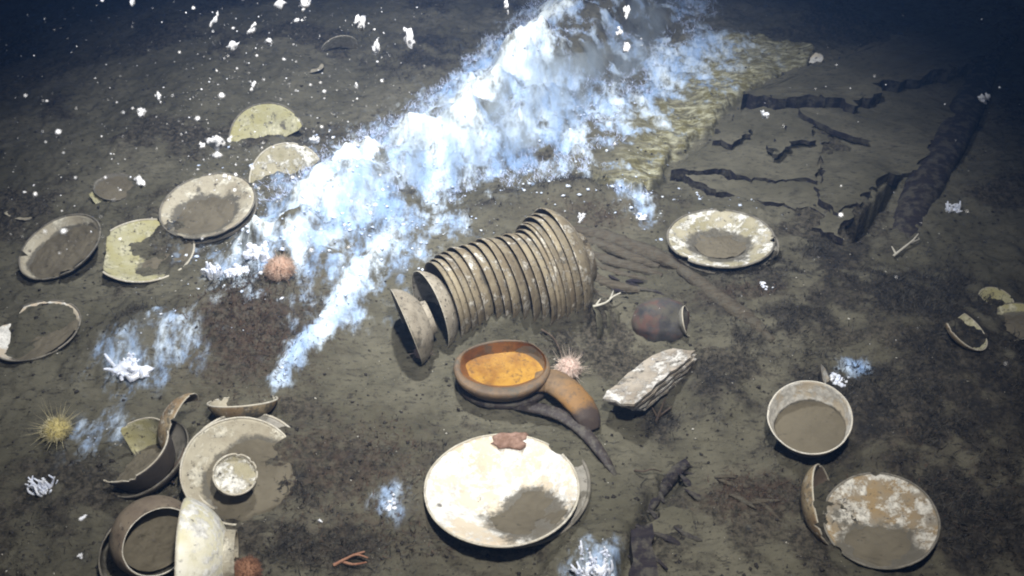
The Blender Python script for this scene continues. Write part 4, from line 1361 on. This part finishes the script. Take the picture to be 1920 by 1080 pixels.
x, y, z = pick(np.clip(cw - .3, 0, 1) * (co < .3) * .14, 1300)
chips('bacterial_mat_flakes', 'loose white flakes of bacterial mat heaped along the ridge', 'bacterial mat', x, y, z + .002, .0020 + .007 * rs.uniform(0, 1, len(x)) ** 4, M['mat_flake'], rs, .35)
x, y, z = pick(np.exp(-((cw - .45) / .2) ** 2) * (cw > .2) * (cys > 2.15) * (co < .2) * .6, 13000)
strands_mesh('bacterial_mat_fibres', 'fine white fibres fringing the white ridge', 'bacterial mat', x, y, z, .008 + .020 * rs.uniform(0, 1, len(x)), M['mat_fibre'], rs, (-.3, .3), .0009, .6)
fw = np.zeros(NC)
for px_, py_, r_ in ((900, 420, .16), (1060, 400, .14), (1190, 395, .12), (700, 480, .15), (480, 480, .2), (1230, 430, .1), (560, 300, .2), (1330, 350, .2)):
    q = P(px_, py_); fw = np.maximum(fw, np.exp(-((cxs - q[0]) ** 2 + (cys - q[1]) ** 2) / r_ ** 2))
x, y, z = pick(fw * .02, 900)
chips('white_flecks', 'loose white flecks strewn on the silt beside the ridge', 'flecks', x, y, z + .002, .0014 + .009 * rs.uniform(0, 1, len(x)) ** 4, M['mat_flake'], rs, .4)
x, y, z = pick(np.full(len(cxs), .010), 4000)
chips('shell_grit', 'tiny pale grit scattered over the silt', 'grit', x, y, z + .001, .0008 + .0032 * rs.uniform(0, 1, len(x)) ** 7, M['grit'], rs, .4)
x, y, z = pick(np.clip(1 - cw * 3, 0, 1) * .05, 16000)
chips('dark_crumbs', 'dark crumbs of debris scattered over the silt', 'debris', x, y, z + .001, .0016 + .005 * rs.uniform(0, 1, len(x)) ** 4, M['dark_grit'], rs, .4)
tn = fbm(cxs, cys, .25, 3, seed=61)
x, y, z = pick(np.clip(cdk * 1.4 - .2, 0, 1) * sstep(-.3, .3, tn) * .95, 90000)
strands_mesh('dark_turf', 'fuzzy dark turf of hydroids over the silt', 'hydroid turf', x, y, z, .008 + .026 * rs.uniform(0, 1, len(x)) ** 1.3, M['dark_turf'], rs, (.4, .1), .0011, .7)
x, y, z = pick(np.clip(cr * 1.2 - .2, 0, 1) * sstep(-.3, .3, tn) * .8, 45000)
strands_mesh('rust_turf', 'reddish-brown hydroid turf on the mounds', 'hydroid turf', x, y, z, .007 + .016 * rs.uniform(0, 1, len(x)), M['rust_turf'], rs, (.3, .1), .0010, .7)
x, y, z = pick(np.clip(ctf - .15, 0, 1) * .6, 100000)
strands_mesh('brown_turf', 'short brown turf on the open silt', 'hydroid turf', x, y, z, .004 + .011 * rs.uniform(0, 1, len(x)), M['turf'], rs, (.3, .1), .0010, .8)

# ------------------------------------------------------------------ DRIFTING FLAKES
M['flake'] = plain('drifting_flake', (0.80, 0.83, 0.90), (0.94, 0.94, 0.94), 120, .9, .6)
FL = [
    (678, 42, 36, .62, 'largest ragged white flake drifting at the top left of the ridge'), (766, 72, 30, .66, 'winged white flake drifting right of the largest ragged flake'),
    (703, 95, 24, .66, 'angular white flake drifting just below the largest ragged flake'), (407, 270, 34, .60, 'long bright flake drifting above the stacked pair of plates'),
    (380, 273, 14, .62, 'small companion flake left of the long bright flake'), (265, 211, 20, .60, 'bright double flake drifting in the dark upper left'),
    (263, 342, 24, .66, 'round bright flake drifting above the faint buried ring'), (526, 6, 20, .62, 'soft white flake at the top edge, left of a twin'),
    (572, 8, 24, .62, 'bright white flake at the top edge, right of its twin'), (503, 77, 18, .62, 'bent white flake drifting right of a flat flake'),
    (472, 57, 18, .62, 'flat white flake drifting left of the bent flake'), (403, 37, 17, .64, 'greyish flake drifting high in the dark upper left'),
    (950, 8, 20, .70, 'curved white flake at the top edge in the middle'), (1176, 20, 22, .62, 'white flake over the top of the ridge, uppermost of three'),
    (1162, 60, 14, .60, 'oval white flake over the ridge, middle of three'), (1174, 88, 16, .64, 'grey-white flake over the ridge, lowest of three'),
    (474, 160, 14, .66, 'small bright flake above the pale leaf-shaped half plate'), (298, 180, 14, .62, 'small flat flake above the bright double flake'),
    (1088, 405, 16, .86, 'white flake hanging above the wide end of the lying stack'), (588, 262, 16, .84, 'pinkish-white flake at the tip of the white half plate'),
    (435, 85, 17, .70, 'dim grey flake drifting below the flat white flake'), (247, 5, 12, .60, 'small flake at the top edge in the dark left'),
    (156, 970, 14, .82, 'yellow-white flake drifting left of the silt-filled jar'), (152, 1042, 12, .80, 'thin white flake low in the bottom left corner'),
    (600, 977, 10, .84, 'tiny white flake between the round dish and bright plate'), (1437, 215, 15, .88, 'grey oval flake over the square-ended plank'),
    (1842, 186, 18, .84, 'dim clustered flake over the long shadow band'), (668, 160, 10, .7, 'small white flake above the fringe of the ridge'),
]
for i, (px, py, s, f, lab) in enumerate(FL):
    g_ = at(px, py)
    p = CAM + (g_ - CAM) * (f * .62 if f < .8 else f)
    R = s * 1.4 / 2 / F * depth_of(p)
    rr = np.random.RandomState(i + 3)
    bm = bmesh.new()
    # a flake is a few ragged lobes grown together
    nl = 4 + (i % 3)
    for k in range(nl):
        off = Vector((rr.normal(0, .45), rr.normal(0, .2), rr.normal(0, .40))) * R if k else Vector((0, 0, 0))
        r = bmesh.ops.create_icosphere(bm, subdivisions=2, radius=R * (.55 if k == 0 else rr.uniform(.18, .42)))
        sx, sy, sz = rr.uniform(.7, 1.4), rr.uniform(.35, .6), rr.uniform(.6, 1.1)
        for v in r['verts']:
            c = v.co / R
            n = float(fbm(c.x * 2 + i * 3.1 + k, c.z * 2 + c.y * 2, .5, 3, .7, seed=i))
            v.co = Vector((v.co.x * sx, v.co.y * sy, v.co.z * sz)) * (1 + 1.5 * n) + off
    me = bpy.data.meshes.new('marine_flake'); bm.to_mesh(me); bm.free()
    me.materials.append(M['flake'])
    for p_ in me.polygons: p_.use_smooth = True
    o = bpy.data.objects.new('marine_flake', me); col.objects.link(o)
    o.location = p; o.rotation_euler = (rr.uniform(-.4, .4), rr.uniform(-.9, .9), rr.uniform(0, 3))
    tag(o, lab, 'flake', 'white flakes drifting in the water')

# fine drifting snow, mostly over the dark upper left
rs2 = np.random.RandomState(77)
px = np.concatenate([rs2.uniform(0, 800, 420), rs2.uniform(330, 720, 480), rs2.uniform(900, 1920, 60)])
py = np.concatenate([rs2.uniform(0, 480, 420), rs2.uniform(10, 380, 480), rs2.uniform(0, 700, 60)])
pts = []
for a, b in zip(px, py):
    d = ray(a, b); t = -1.5 / d[2] if d[2] < 0 else 3
    pts.append(CAM + d * t * rs2.uniform(.25, .85))
pts = np.array(pts)
chips('drifting_specks', 'fine white specks drifting through the water', 'marine snow', pts[:, 0], pts[:, 1], pts[:, 2], .0006 + .0030 * rs2.uniform(0, 1, len(pts)) ** 5, M['flake'], rs2, .8)

# ------------------------------------------------------------------ WATER (haze)
hm = bpy.data.materials.new('sea_water_haze'); hm.use_nodes = True
nt = hm.node_tree
for n in list(nt.nodes):
    if n.type != 'OUTPUT_MATERIAL': nt.nodes.remove(n)
pv = nt.nodes.new('ShaderNodeVolumePrincipled')
pv.inputs['Color'].default_value = (0.20, 0.40, 0.88, 1)
pv.inputs['Density'].default_value = 0.037
pv.inputs['Anisotropy'].default_value = 0.3
nt.links.new(pv.outputs['Volume'], [n for n in nt.nodes if n.type == 'OUTPUT_MATERIAL'][0].inputs['Volume'])
zmin = float(Z.min()) - 1.0
x0, x1, y0, y1, z1 = gx[0] - .5, gx[-1] + .5, gy[0] - .5, gy[-1] + .5, 2.9
HV = [(x0, y0, zmin), (x1, y0, zmin), (x1, y1, zmin), (x0, y1, zmin), (x0, y0, z1), (x1, y0, z1), (x1, y1, z1), (x0, y1, z1)]
HF = [[0, 3, 2, 1], [4, 5, 6, 7], [0, 1, 5, 4], [1, 2, 6, 5], [2, 3, 7, 6], [3, 0, 4, 7]]
hz_ = mesh_obj('haze', HV, HF, hm, None, False)
tag(hz_, 'blue murk of the deep water around the wreck', 'water', None, 'stuff')

# ------------------------------------------------------------------ SILT hanging over the ridge
def silt_cloud(name, label, line, rads, lift, dens, seed):
    pts = [np.array([*p, hz(*p) + lift]) for p in line]
    o = tube(name, [tuple(p) for p in pts], rads, None, None, 14, .5, .6, seed, 5)
    o.data.materials.clear()
    m = bpy.data.materials.new(name); m.use_nodes = True
    t = m.node_tree
    for n in list(t.nodes):
        if n.type != 'OUTPUT_MATERIAL': t.nodes.remove(n)
    out = [n for n in t.nodes if n.type == 'OUTPUT_MATERIAL'][0]
    v = t.nodes.new('ShaderNodeVolumePrincipled')
    v.inputs['Color'].default_value = (0.76, 0.87, 0.96, 1)
    tc = t.nodes.new('ShaderNodeTexCoord'); no = t.nodes.new('ShaderNodeTexNoise'); mr = t.nodes.new('ShaderNodeMapRange')
    mp = t.nodes.new('ShaderNodeMapping'); mp.inputs['Scale'].default_value = (1.6, .7, .7)
    no.inputs['Scale'].default_value = 10; no.inputs['Detail'].default_value = 5
    mr.inputs['From Min'].default_value = .42; mr.inputs['From Max'].default_value = .68; mr.inputs['To Max'].default_value = dens
    t.links.new(tc.outputs['Object'], mp.inputs[0]); t.links.new(mp.outputs[0], no.inputs['Vector'])
    t.links.new(no.outputs['Fac'], mr.inputs['Value']); t.links.new(mr.outputs[0], v.inputs['Density'])
    t.links.new(v.outputs[0], out.inputs['Volume'])
    o.data.materials.append(m)
    return tag(o, label, 'silt cloud', None, 'stuff')


silt_cloud('silt_cloud', 'bluish-white silt hanging over the white ridge', PL([(650, 425), (770, 350), (890, 300), (1010, 230), (1120, 150), (1210, 60), (1270, -40)]),
           [.06, .13, .17, .19, .16, .12, .06], .04, 5.0, 2.6)

silt_cloud('silt_cloud', 'thin bluish silt drifting over the dim mound at left', PL([(200, 720), (290, 690), (370, 650)]), [.05, .09, .05], .03, 1.2, 2.0)
silt_cloud('silt_cloud', 'thin pale silt around the whitish growth left of the bright plate', PL([(690, 985), (735, 970), (775, 975)]), [.03, .055, .03], .02, 2.0, 3.0)
